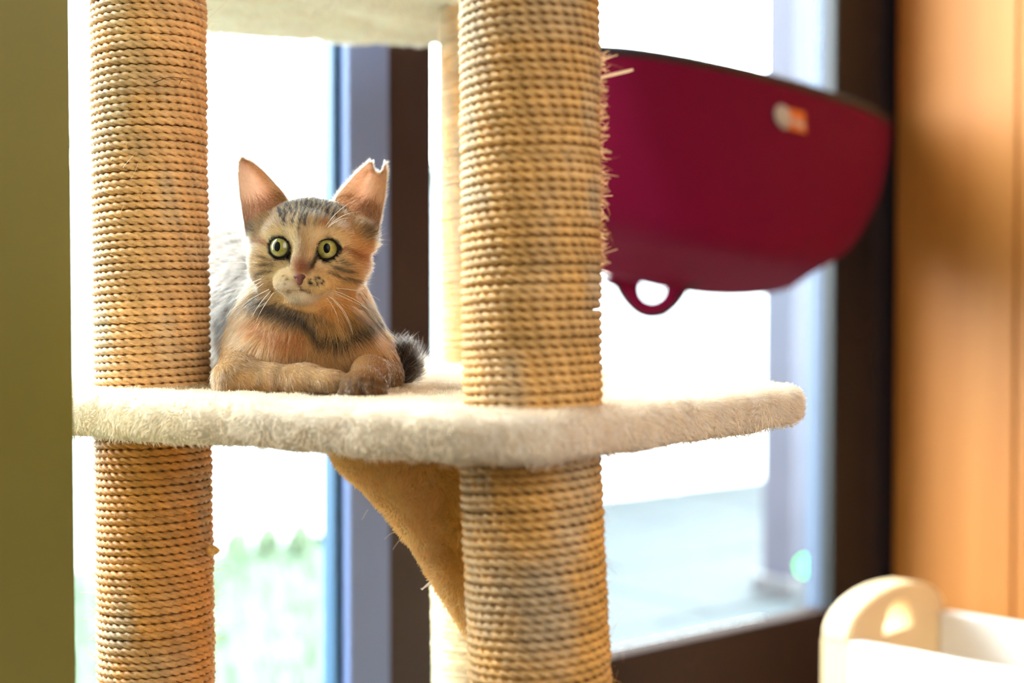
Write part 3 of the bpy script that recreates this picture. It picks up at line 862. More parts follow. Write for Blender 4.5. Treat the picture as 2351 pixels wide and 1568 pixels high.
# upper platform (seen from below), sagging plush underside
UB = CAMZ + .290
UPOLY = shrink_poly([(-.40, 1.27), (-.02, 1.23), (.06, 1.40), (.0, 1.63), (-.10, 1.66), (-.42, 1.55)], .03)
def up_fn(p):
    x, y, z = p[:, 0], p[:, 1], p[:, 2]
    d2 = sd_poly(x, y, UPOLY) - .03
    hz = .022; zc = UB + hz + (.020 * (x + .22) / .2 - .010 * np.sin((x + .3) * 22)) * -1 * 0 + .004 * vnoise(p * np.array([14, 14, 0]), 3)
    rr = .014
    qx, qz = d2 + rr, np.abs(z - zc) - hz + rr
    d = np.minimum(np.maximum(qx, qz), 0) + np.hypot(np.maximum(qx, 0), np.maximum(qz, 0)) - rr
    return d + .002 * vnoise(p * 40, 2)
plush('upper_platform', up_fn, (-.46, 1.19, UB - .02), (.11, 1.70, UB + .07), .006, lin(248, 240, 226), 26000, .006, 'cream plush upper platform seen from below', lambda v, n: np.where(n[:, 2] > .5, .1, 1.0), rad=.0003)

# plush gusset under the platform, behind the right post
BR = [P(px, py, .955) for px, py in [(725, 1025), (775, 1078), (830, 1130), (880, 1182), (930, 1250), (980, 1328), (1030, 1408), (1078, 1484), (1110, 1540), (1180, 1545), (1240, 1300), (1240, 1025)]]
BRP = np.array([(b_[0], b_[2]) for b_ in BR]); BRP[BRP[:, 1] > PB - .02, 1] = PB + .004
def br_fn(p):
    d2 = sd_poly(p[:, 0], p[:, 2], BRP) + .004
    yc, hy, rr = .958, .033, .016
    qx, qz = d2 + rr, np.abs(p[:, 1] - yc) - hy + rr
    d = np.minimum(np.maximum(qx, qz), 0) + np.hypot(np.maximum(qx, 0), np.maximum(qz, 0)) - rr
    return d + .0012 * vnoise(p * 60, 2)
plush('support_gusset', br_fn, (-.15, .90, .70), (.04, 1.02, .90), .004, lin(248, 212, 152), 34000, .0038, 'tan plush gusset under the platform behind the right post', None, rad=.00019, comb=np.array([.2, -.2, -.7]))

# ------------------------------------------------------------------ kitten
HC = P(712, 572, 1.035)                      # centre of the head
ROLL = math.radians(2.0)
HA = np.array([math.cos(ROLL), 0, -math.sin(ROLL)]); HB = np.array([math.sin(ROLL), 0, math.cos(ROLL)]); HCV = np.array([0, -1.0, 0])
HM = np.stack([HA, HB, HCV])                 # world -> head axes (a right, b up, c forwards)
def hw(a, b, c): return HC + (HA * a + HB * b + HCV * c) * .001
def to_head(p): return (p - HC) @ HM.T * 1000.0      # millimetres
EYE_R = 9.6
EYES = [np.array([-16.0, -0.6, 24.0]), np.array([15.4, -0.6, 24.0])]
A3 = np.array
def head_sdf(p):
    h = to_head(p)
    d = sd_ell(h, A3([.8, 4.5, -5]), A3([41, 33, 37]))
    for sx in (-1, 1):
        d = smin(d, sd_ell(h, A3([sx * 23, -11, 7]), A3([19, 19, 22])), 9)
        d = smin(d, sd_ell(h, A3([sx * 16.5, 11.5, 18]), A3([13, 8, 12])), 7)      # brow
        d = smin(d, sd_ell(h, A3([sx * 35 + 1.5, 11, -4]), A3([10, 14, 14])), 8)
    d = smin(d, sd_ell(h, A3([0, -23, 12]), A3([24, 14.5, 23])), 9)
    d = smin(d, sd_cone(h, A3([0, 14., 25]), A3([0, -13., 40]), 10.5, 7.2), 8)
    for sx in (-1, 1):
        d = smin(d, sd_ell(h, A3([sx * 8.5, -25.5, 34.8]), A3([12, 8.6, 11])), 6.5)
    d = smin(d, sd_ell(h, A3([0, -19.5, 44.5]), A3([5.6, 4.6, 5])), 3)
    d = smin(d, sd_ell(h, A3([0, -33.5, 31]), A3([11.5, 6, 10])), 3.5)
    # mouth crease and the dips at the inner corners of the eyes
    d = -smin(-d, sd_cone(h, A3([-8, -31.0, 44]), A3([8, -31.0, 44]), 1.6, 1.6), 2)
    for sx in (-1, 1):
        d = -smin(-d, sd_ell(h, A3([sx * 15.5, -.6, 40]), A3([8.4, 7.4, 9.0])), 6)
    return d * .001
NECK0, NECK1 = P(714, 640, 1.065), P(708, 765, 1.055)
CHEST = P(706, 800, 1.058)
RUMP = P(542, 676, 1.225)
LEL, LWR, LPW = P(545, 874, .995), P(700, 882, .976), P(757, 887, .965)
REL, RWR, RPW = P(872, 866, 1.035), P(850, 860, .982), P(834, 885, .954)
TAIL = [P(820, 880, 1.13), P(893, 884, 1.10), P(919, 862, 1.075), P(925, 832, 1.066), P(921, 812, 1.066)]
def part_sdfs(p):
    neck = sd_cone(p, NECK0, NECK1, .0350, .044)
    chest = smin(sd_ell(p, CHEST, A3([.0480, .050, .046])), sd_ell(p, P(640, 812, 1.03), A3([.034, .036, .030])), .02)
    chest = smin(chest, sd_ell(p, P(790, 818, 1.035), A3([.031, .034, .026])), .02)
    neck = smin(neck, chest, .025)
    body = sd_cone(p, P(690, 775, 1.10), RUMP, .056, .058)
    body = smin(body, sd_ell(p, P(540, 770, 1.20), A3([.046, .060, .044])), .02)
    left = smin(sd_cone(p, P(580, 815, 1.03), LEL, .022, .0145), sd_cone(p, LEL, LWR, .0145, .0122), .012)
    left = smin(left, sd_cone(p, LWR, LPW, .0122, .0118), .008)
    right = smin(sd_cone(p, P(845, 815, 1.045), REL, .021, .015), sd_cone(p, REL, RWR, .015, .0125), .012)
    right = smin(right, sd_cone(p, RWR, RPW, .0125, .0115), .006)
    right = smin(right, sd_ell(p, RPW, A3([.0160, .0135, .0110])), .004)
    for px, py, d_, r_ in [(794, 903, .947, .0056), (818, 899, .941, .0064), (846, 899, .941, .0064), (871, 903, .947, .0056)]:
        right = smin(right, sd_ell(p, P(px, py, d_), A3([r_, .0085, r_ * 1.1])), .0014)
    for px, py, d_, r_ in [(776, 886, .964, .0075), (774, 898, .962, .0070)]:
        left = smin(left, sd_ell(p, P(px, py, d_), A3([r_, .0085, r_ * .9])), .006)
    tail = 1e3
    rad_t = [.011, .0115, .011, .0095, .006]
    for i in range(4): tail = smin(tail, sd_cone(p, TAIL[i], TAIL[i + 1], rad_t[i], rad_t[i + 1]), .004)
    return [neck, body, left, right, tail]
def cat_sdf(p):
    out = np.full(len(p), .05)
    near = slice(None)
    hd = head_sdf(p)
    neck, body, left, right, tail = part_sdfs(p)
    d = smin(neck, body, .025)
    d = smin(d, left, .0025); d = smin(d, right, .0025); d = smin(d, tail, .004)
    d = smin(d, hd, .009)
    d = d + .0007 * vnoise(p * 95, 31)
    # sit on the platform
    fl = (PT + .0026) - p[:, 2]
    return np.maximum(d, fl)
def cat_sdf_chunked(p):
    return np.concatenate([cat_sdf(c) for c in np.array_split(p, max(1, len(p) // 200000))])
CV, CQ = surface_nets(cat_sdf_chunked, (-.305, .925, PT - .006), (-.045, 1.32, 1.065), .0022)
CN = vert_normals(CV, CQ)

# ears: cupped shells given by their outer and inner edges
def ear(outer, inner, d_base, d_tip, notch):
    nu, nv = 25, 26
    vv = np.linspace(0, 1, nv); uu = np.linspace(-1, 1, nu)
    o = np.array(outer, float); i_ = np.array(inner, float)
    def spline(pts):
        t = np.linspace(0, 1, len(pts)); fx = np.interp(vv, t, pts[:, 0]); fy = np.interp(vv, t, pts[:, 1])
        for _ in range(3):
            fx[1:-1] = (fx[:-2] + 2 * fx[1:-1] + fx[2:]) / 4; fy[1:-1] = (fy[:-2] + 2 * fy[1:-1] + fy[2:]) / 4
        return np.stack([fx, fy], -1)
    o, i_ = spline(o), spline(i_)
    g = np.zeros((nv, nu, 3))
    for r_ in range(nv):
        v = vv[r_]; d = d_base + (d_tip - d_base) * v
        for c_ in range(nu):
            u = uu[c_]; w = (u + 1) / 2
            px = o[r_, 0] * (1 - w) + i_[r_, 0] * w; py = o[r_, 1] * (1 - w) + i_[r_, 1] * w
            if notch: py += notch * max(0, v - .72) / .28 * max(0, 1 - (abs(u + .1) / .8) ** 2.2) ** .8
            dep = .019 * (1 - v) ** .8 * (1 - u * u) + .0035 * (1 - u * u) * (v < .97)
            p_ = P(px, py, d); p_[1] += dep + .006 * (u + 1) / 2 * (1 - v)
            g[r_, c_] = p_
    gu = np.gradient(g, axis=1); gv = np.gradient(g, axis=0)
    n = unit(np.cross(gu, gv)); 
    if n[nv // 2, nu // 2][1] > 0: n = -n          # towards the viewer
    th = (.0009 * np.clip(1.2 - vv, .35, 1))[:, None, None] * np.sqrt(np.clip(1.06 - np.abs(uu), .02, 1))[None, :, None]
    return g + n * th, g - n * th, n
EARS = [ear([(566, 545), (557, 490), (550, 440), (547, 400), (549, 375), (556, 366)], [(668, 478), (652, 447), (628, 419), (603, 392), (580, 372), (562, 366)], 1.042, 1.050, 0),
        ear([(866, 545), (876, 492), (884, 448), (887, 412), (887, 392), (884, 377)], [(756, 478), (771, 449), (793, 424), (815, 400), (834, 383), (850, 373)], 1.042, 1.050, 24)]
allv, allq, alln, kind_ = [CV], [CQ], [CN], [np.zeros(len(CV))]
off = len(CV)
for ei, (f_, b_, n_) in enumerate(EARS):
    nv, nu, _ = f_.shape; m = nv * nu
    id_ = np.arange(m).reshape(nv, nu) + off
    qf = np.stack([id_[:-1, :-1], id_[:-1, 1:], id_[1:, 1:], id_[1:, :-1]], -1).reshape(-1, 4)
    qb = qf[:, ::-1] + m
    loop = np.concatenate([id_[0, :], id_[1:, -1], id_[-1, -2::-1], id_[-2:0:-1, 0]])
    nx = np.roll(loop, -1); rim = np.stack([loop, loop + m, nx + m, nx], -1)
    if ei == 1: qf, qb, rim = qf[:, ::-1], qb[:, ::-1], rim[:, ::-1]
    allv += [f_.reshape(-1, 3), b_.reshape(-1, 3)]; alln += [n_.reshape(-1, 3), -n_.reshape(-1, 3)]
    allq += [qf, qb, rim]; kind_ += [np.full(m, 1.0), np.full(m, 2.0)]; off += 2 * m
KV, KQ, KN, KK = np.concatenate(allv), np.concatenate(allq), np.concatenate(alln), np.concatenate(kind_)

# ---- coat pattern in the head's own axes (mm) and along the body
def seg(h, p0, p1, w0, w1=None):
    """soft mask round a stroke from p0 to p1 in the (a, b) plane"""
    w1 = w0 if w1 is None else w1
    p0, p1 = np.array(p0, float), np.array(p1, float); e = p1 - p0
    t = np.clip(((h[:, :2] - p0) @ e) / (e @ e + 1e-9), 0, 1)
    d = np.linalg.norm(h[:, :2] - p0 - t[:, None] * e, axis=1); w = w0 + (w1 - w0) * t
    return np.clip(1.35 - d / w, 0, 1)
def blob(h, c, r): 
    d = np.sqrt((((h[:, :2] - np.array(c)) / np.array(r)) ** 2).sum(1)); return np.clip(1.4 - d, 0, 1) * (d < 1.4)
def mixc(col, c, m): return col * (1 - m[:, None]) + np.asarray(c)[None] * m[:, None]
def pxab(px, py, d=1.0):
    q = to_head(P(px, py, d)[None])[0]; return (q[0], q[1])
DK = lin(52, 42, 36); DK2 = lin(84, 66, 50); TAN = lin(226, 192, 142); GOLD = lin(228, 182, 118); RUST = lin(188, 108, 52)
PALE = lin(242, 218, 172); WHT = lin(244, 232, 212); AG = lin(186, 154, 112); GREY = lin(128, 116, 104)
def coat(p, n):
    h = to_head(p); N = len(p)
    jit = np.stack([vnoise(p * 260, 41), vnoise(p * 260, 42), vnoise(p * 260, 43)], -1) * .8
    h = h + jit
    hd = head_sdf(p); neck, body, left, right, tail = part_sdfs(p)
    K = np.argmin(np.stack([hd - .004, neck, body, left, right, tail]), 0)
    # --- head
    c = np.tile(TAN, (N, 1))
    side = np.clip((h[:, 0] - 4) / 26, 0, 1)
    c = mixc(c, GOLD, side * .8)
    c = mixc(c, AG, np.clip((h[:, 1] - 6) / 12, 0, 1) * .85)
    c = mixc(c, DK2, np.clip((h[:, 1] - 24) / 14, 0, 1) * .4)
    # dark stripes of the brow running up and back, ragged
    hs = h.copy(); h = h + np.stack([vnoise(p * 150, 46) * 1.3 + vnoise(p * 420, 48) * .6, vnoise(p * 120, 47) * 4.0, 0 * p[:, 0]], -1)
    c = mixc(c, DK, blob(h, (-1, 35), (22, 7)) * .25)
    for x0, y0, x1, y1, w in [(-17, 19, -23, 34, 1.5), (-14.5, 12, -17, 37, 1.7), (-11, 20, -13.5, 39, 1.3), (-8, 16, -10, 40, 1.5), (-5, 22, -6.5, 40, 1.2), (-2.2, 12, -3, 40, 1.6), (.8, 15, 1.0, 40, 1.4), (3.8, 20, 4.6, 40, 1.3), (6.6, 16, 8.0, 40, 1.5), (9.6, 21, 11.5, 39, 1.3), (13, 17, 15.5, 37, 1.6), (16.5, 20, 21, 34, 1.5), (20, 21, 26, 32, 1.3)]:
        c = mixc(c, DK * .3, np.clip(seg(h, (x0, y0), (x1, y1), w * .55, w * .85) * 1.3, 0, 1))
    c = mixc(c, DK2, seg(h, (-2.2, 12), (-1, 5), 1.2, .8) * .5)
    h = hs
    c = mixc(c, PALE, seg(h, (-5, 11), (-6, 20), 2.0, 1.4) * .6); c = mixc(c, PALE, seg(h, (5, 11), (6.5, 20), 2.0, 1.4) * .55)
    c = mixc(c, RUST, seg(h, (15, 11), (13.5, 18), 2.4) * .8); c = mixc(c, DK2, seg(h, (-14, 10), (-14.5, 17), 2.0) * .7)
    # pale spectacles
    for sx in (-1, 1):
        c = mixc(c, PALE, np.clip(1.5 - np.abs(np.hypot((h[:, 0] - sx * 15.7), (h[:, 1] - .2) * 1.05) - 11.6) / 3.2, 0, 1) * np.where(h[:, 1] > 0, .85, .6))
    # bridge of the nose
    c = mixc(c, lin(176, 138, 92), blob(h, (0, -2), (6.5, 13)) * .85)
    c = mixc(c, lin(150, 88, 58), blob(h, (-.5, -13.5), (6.2, 6.5)) * .95)
    c = mixc(c, lin(96, 60, 44), blob(h, (5, -15), (3, 5)) * .7)
    # tear lines from the inner corners of the eyes
    c = mixc(c, DK, seg(h, (-10.5, -5), (-8.2, -13), 2.0, 1.3) * .9); c = mixc(c, DK, seg(h, (9.8, -4), (7.2, -14), 2.4, 1.7) * .95)
    # eye streaks to the cheeks, cheek bars
    c = mixc(c, RUST * .8, seg(h, (-27, 1.5), (-38, 2.5), 1.7, 1.3) * .9); c = mixc(c, lin(140, 74, 36), seg(h, (27, -.5), (43, -8), 1.9, 2.2) * .9)
    c = mixc(c, RUST, blob(h, (41, -6), (7, 11)) * .5)
    c = mixc(c, PALE, blob(h, (-24, -19), (9, 6)) * .45); c = mixc(c, PALE, blob(h, (25, -12), (8, 4)) * .4)
    for x0, y0, x1, y1 in [(20, -13, 33, -16), (18, -17, 36, -22), (24, -9, 30, -11)]: c = mixc(c, DK2, seg(h, (x0, y0), (x1, y1), 1.2, 1.6) * .85)
    for x0, y0, x1, y1 in [(-20, -12, -29, -14), (-22, -17, -34, -20), (-25, -9, -30, -8)]: c = mixc(c, DK2, seg(h, (x0, y0), (x1, y1), 1.2, 1.5) * .85)
    # muzzle, lips and chin
    front = h[:, 2] > 15
    c = mixc(c, WHT, blob(h, (-8.5, -27.5), (8.5, 4.5)) * .75 * front); c = mixc(c, lin(232, 200, 146), blob(h, (9.5, -27), (9.5, 5)) * .6 * front)
    c = mixc(c, WHT, blob(h, (0, -38), (15, 6.5)) * .95 * front)
    c = mixc(c, WHT, seg(h, (-20, -33), (0, -40), 3, 3) * .7 * front); c = mixc(c, WHT, seg(h, (20, -32), (0, -40), 2.6, 3) * .6 * front)
    for (a_, b_, r_) in [(7.5, -22.6, .9), (10.4, -21.6, 1.0), (13.2, -21.2, 1.0), (11.8, -23.2, .8), (6.6, -25.6, .8), (9.4, -25.8, .9), (12.4, -25.8, .9), (15.4, -25.6, .9), (16, -22.6, .7), (-9, -22.5, .7), (-12.5, -22.8, .8), (-10.5, -25.6, .7), (-14, -25.4, .7), (-12, -20.2, .7)]:
        dd = np.hypot(h[:, 0] - jit[:, 0] - a_, h[:, 1] - jit[:, 1] - b_)
        c = mixc(c, DK * (.4 if a_ > 0 else 1.3), np.clip(1.7 - dd / r_, 0, 1) * (1.0 if a_ > 0 else .75) * front)
    c = mixc(c, lin(92, 58, 40), (np.clip(1.5 - np.abs(h[:, 1] + 30.2 + .16 * np.abs(h[:, 0])) / .8, 0, 1)) * (np.abs(h[:, 0]) < 8.5) * (h[:, 2] > 30) * .9)
    c = mixc(c, lin(92, 58, 40), np.clip(1.3 - np.abs(h[:, 0]) / .7, 0, 1) * (h[:, 1] < -26) * (h[:, 1] > -31) * (h[:, 2] > 38) * .8)
    # dark patch in front of and below each ear
    for sx in (-1, 1): c = mixc(c, DK, blob(h, (sx * 43, 13), (6, 7)) * .85)
    # back of the head greyer
    c = mixc(c, GREY, np.clip((-h[:, 2] - 8) / 18, 0, 1) * .7)
    head = c
    # --- neck and chest: necklaces
    e = np.tile(lin(226, 178, 112), (N, 1))
    e = mixc(e, PALE, np.clip(vnoise(p * 42, 51), 0, 1) * .45); e = mixc(e, DK2, np.clip(vnoise(p * 60, 52) - .1, 0, 1) * .5)
    for pts_, w, m, colr in [([(585, 688), (650, 712), (700, 735), (745, 770), (790, 780), (830, 755), (858, 712)], 4.2, 1.0, DK * .8), ([(596, 690), (700, 720), (760, 735)], 2.6, .8, DK2), ([(590, 735), (630, 762), (700, 775)], 5.5, .75, RUST), ([(820, 690), (850, 665), (870, 640)], 3.5, .5, DK2), ([(800, 735), (850, 690)], 4, .6, DK2), ([(640, 815), (710, 825), (770, 818)], 1.8, .3, DK2), ([(530, 790), (545, 760)], 4, .35, DK2)]:
        q = [pxab(a_, b_, 1.02) for a_, b_ in pts_]
        mk = np.zeros(N)
        for a_, b_ in zip(q[:-1], q[1:]): mk = np.maximum(mk, seg(h, a_, b_, w))
        e = mixc(e, colr, mk * m)
    e = mixc(e, GREY, np.clip((-h[:, 2] - 28) / 22, 0, 1) * .7)
    # --- body: grey brown with soft bars
    b = np.tile(lin(104, 86, 72), (N, 1))
    bars = np.sin(((p - RUMP) @ unit(NECK1 - RUMP)) * 170 + 2.2 * vnoise(p * 18, 61))
    b = mixc(b, lin(58, 48, 42), np.clip(bars, 0, 1) * .6)
    # --- legs: ticked tan with faint bands
    l = np.tile(lin(194, 152, 100), (N, 1))
    bl = np.sin((p[:, 0] - LEL[0]) * 190 + 3.2 * vnoise(p * 45, 62))
    l = mixc(l, lin(112, 82, 52), np.clip(bl - .1, 0, 1) * .5)
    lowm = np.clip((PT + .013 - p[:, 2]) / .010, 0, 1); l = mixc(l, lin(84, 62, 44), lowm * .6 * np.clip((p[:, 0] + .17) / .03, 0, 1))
    r_ = np.tile(lin(176, 126, 74), (N, 1))
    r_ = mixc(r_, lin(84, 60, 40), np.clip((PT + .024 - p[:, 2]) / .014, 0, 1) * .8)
    for px_ in (806, 832, 858):  # crevice shade between the toes, put into the coat colour
        xa = P(px_, 900, .945)[0]
        r_ = mixc(r_, lin(34, 24, 18), np.clip(1.4 - np.abs(p[:, 0] - xa) / .0011, 0, 1) * (p[:, 2] < PT + .014) * (p[:, 1] < .962) * .5)
    t_ = np.tile(lin(60, 52, 48), (N, 1))
    out = np.stack([head, e, b, l, r_, t_])[K, np.arange(N)]
    # soft change from head to neck
    wn = np.clip((hd - neck + .004) / .010 + .5, 0, 1) * ((K == 0) | (K == 1))
    out = np.where(((K == 0) | (K == 1))[:, None], head * (1 - wn[:, None]) + e * wn[:, None], out)
    return out, K, h
def ear_color(p, kind, ei):
    h = to_head(p); N = len(p)
    v = np.clip((h[:, 1] - 15) / 52, 0, 1)
    inner = np.tile(lin(240, 214, 194), (N, 1))
    inner = mixc(inner, lin(236, 188, 170), np.clip(vnoise(p * 70, 71), 0, 1) * .5)
    inner = mixc(inner, lin(140, 88, 76), np.clip(.42 - v, 0, 1) * 1.8)
    edge_in = np.clip((np.abs(h[:, 0]) - 12) / 30, 0, 1)
    inner = mixc(inner, lin(224, 194, 160), np.clip(.75 - edge_in, 0, 1))
    back = np.tile(lin(228, 208, 188), (N, 1)); back = mixc(back, lin(186, 150, 112), np.clip(.45 - v, 0, 1) * 1.5)
    return np.where((kind == 1)[:, None], inner, back)
nb = len(CV)
cb, KB, _ = coat(CV, CN)
ce = ear_color(KV[nb:], KK[nb:], 0)
KC = np.concatenate([cb, ce])
# dark lids round the eyes, a dark lip line
hk = to_head(CV)
for E in EYES:
    dE = np.linalg.norm(hk - E, axis=1)
    KC[:nb] = mixc(KC[:nb], lin(30, 24, 22), np.clip((11.6 - dE) / .7, 0, 1))

kit_loc = np.array([-.165, 1.06, PT + .0026])
kitten = empty('kitten', kit_loc)
tag(kitten, 'brown tabby kitten with a notched ear lying with folded paws on the plush platform', 'kitten')
M_skin = attr_mat('tabby_undercoat', 'coat_color', .85, .28, .4, 900, .15)
body_o = np_mesh('body', KV, KQ, M_skin, kitten)
set_attr(body_o, 'coat_color', np.clip(KC * np.where(KK == 0, .85, 1.0)[:, None], .01, .95))
body_o.data.materials.append(attr_mat('ear_skin', 'coat_color', .6, .62, 0, 100, .15))
body_o.data.polygons.foreach_set('material_index', (KK[KQ].max(1) > 0).astype(np.int32))

# ---- eyes
def eye_mat():
    m, nt, out = new_mat('green_cat_eye')
    b = pbsdf(nt, out, None, .12, 0, .5); b.inputs['Coat Weight'].default_value = .6; b.inputs['Coat Roughness'].default_value = .03
    at = node(nt, 'ShaderNodeAttribute', attribute_name='eye_color'); nt.links.new(at.outputs['Color'], b.inputs['Base Color'])
    return m
M_lid = plain('dark_eyelid', srgb(30, 24, 21), .85, .1); M_eye = eye_mat(); M_pupil = plain('black_pupil', (.004, .005, .010, 1), .25, .15)
for sx, E in zip((-1, 1), EYES):
    fw = unit(np.array([sx * .20 - .06, .04, 1.0])); rt = unit(np.cross(np.array([0, 1.0, 0]), fw)); up = np.cross(fw, rt)
    nth, nph = 48, 40
    th = np.linspace(0, np.pi, nph); ph = np.linspace(0, 2 * np.pi, nth, endpoint=False)
    T_, Ph = np.meshgrid(th, ph, indexing='ij')
    loc = np.stack([np.sin(T_) * np.cos(Ph), np.sin(T_) * np.sin(Ph), np.cos(T_)], -1).reshape(-1, 3)
    pos = E + EYE_R * (loc[:, :1] * rt + loc[:, 1:2] * up + loc[:, 2:] * fw)
    id_ = np.arange(nph * nth).reshape(nph, nth); nx = np.roll(id_, -1, 1)
    q = np.stack([id_[:-1], id_[1:], nx[1:], nx[:-1]], -1).reshape(-1, 4)
    eo = np_mesh('eye', HC + (pos @ HM) * .001, q, M_eye, kitten)
    an = np.degrees(T_.reshape(-1)); aa = Ph.reshape(-1)
    ir = np.tile(lin(134, 130, 66), (len(an), 1))
    ir = mixc(ir, lin(158, 148, 76), np.clip((34 - an) / 16, 0, 1) * .6)
    ir = ir * (1 + .10 * np.sin(aa * 26 + 3 * np.sin(aa * 7)))[:, None]
    ir = mixc(ir, lin(84, 88, 42), np.clip((an - 34) / 8, 0, 1) * .8)
    ir = mixc(ir, lin(24, 20, 18), np.clip((an - 43) / 3, 0, 1))
    set_attr(eo, 'eye_color', ir)
    # pupil: an upright ellipse riding on the eyeball
    vs_, n_ = [], 28
    for k_, f_ in enumerate((0.0001, .5, .85, 1.0)):
        for a in np.linspace(0, 2 * np.pi, n_, endpoint=False):
            x_, y_ = 2.5 * f_ * math.cos(a) - .2, 3.7 * f_ * math.sin(a) + .3
            z_ = math.sqrt(EYE_R ** 2 - x_ * x_ - y_ * y_) + (.12 if f_ < .95 else -.05)
            vs_.append(E + rt * x_ + up * y_ + fw * z_)
    id_ = np.arange(4 * n_).reshape(4, n_); nx = np.roll(id_, -1, 1)
    q = np.stack([id_[:-1], id_[1:], nx[1:], nx[:-1]], -1).reshape(-1, 4)
    # dark rim of the lids: a soft ring lying on the eyeball, drawn out towards the nose
    ring_n, tube_n = 48, 10; A_ = np.linspace(0, 2 * np.pi, ring_n, endpoint=False); B_ = np.linspace(0, 2 * np.pi, tube_n, endpoint=False)
    rv_ = []
    for a in A_:
        rx, ry = 7.35 + .9 * max(0, -sx * math.cos(a)) ** 4, 6.9 - .45 * max(0, math.sin(a))
        x_, y_ = rx * math.cos(a), ry * math.sin(a) - .35 * -sx * math.cos(a)
        z_ = math.sqrt(max(EYE_R ** 2 - x_ * x_ - y_ * y_, 20.0)) - .25; od = unit(rt * math.cos(a) + up * math.sin(a))
        for b2 in B_: rv_.append(E + rt * x_ + up * y_ + fw * z_ + (od * math.cos(b2) * .95 + fw * math.sin(b2) * .5))
    ri = np.arange(ring_n * tube_n).reshape(ring_n, tube_n); rn = np.roll(ri, -1, 0)
    rq = np.stack([ri, rn, np.roll(rn, -1, 1), np.roll(ri, -1, 1)], -1).reshape(-1, 4)
    np_mesh('eyelid', HC + (np.array(rv_) @ HM) * .001, rq, M_lid, eo)
    np_mesh('pupil', HC + (np.array(vs_) @ HM) * .001, q, M_pupil, eo)

# ---- nose leather
def nose_sdf(h):
    d = sd_ell(h, A3([0, -20.6, 46.4]), A3([4.4, 2.4, 4.0]))
    d = smin(d, sd_ell(h, A3([0, -23.6, 46.4]), A3([2.3, 3.2, 3.2])), 2.0)
    for sx in (-1, 1): d = -smin(-d, sd_ell(h, A3([sx * 2.9, -22.2, 50.0]), A3([1.1, .8, 2.2])), .6)
    return d
nv_, nq_ = surface_nets(nose_sdf, (-6, -29, 40), (6, -16, 53), .4)
no = np_mesh('nose', HC + (nv_ @ HM) * .001, nq_, attr_mat('nose_leather', 'coat_color', .5, .1, 0, 100, .4), kitten)
nc = np.tile(lin(122, 70, 64), (len(nv_), 1)); nc = mixc(nc, lin(80, 44, 40), np.clip((nv_[:, 0] - .2) / 2.0, 0, 1)); nc = mixc(nc, lin(90, 52, 46), np.clip((np.abs(nv_[:, 0]) - 3.2) / 1.2, 0, 1) * .8)
set_attr(no, 'coat_color', nc); no['label'] = 'pink and dark nose leather'

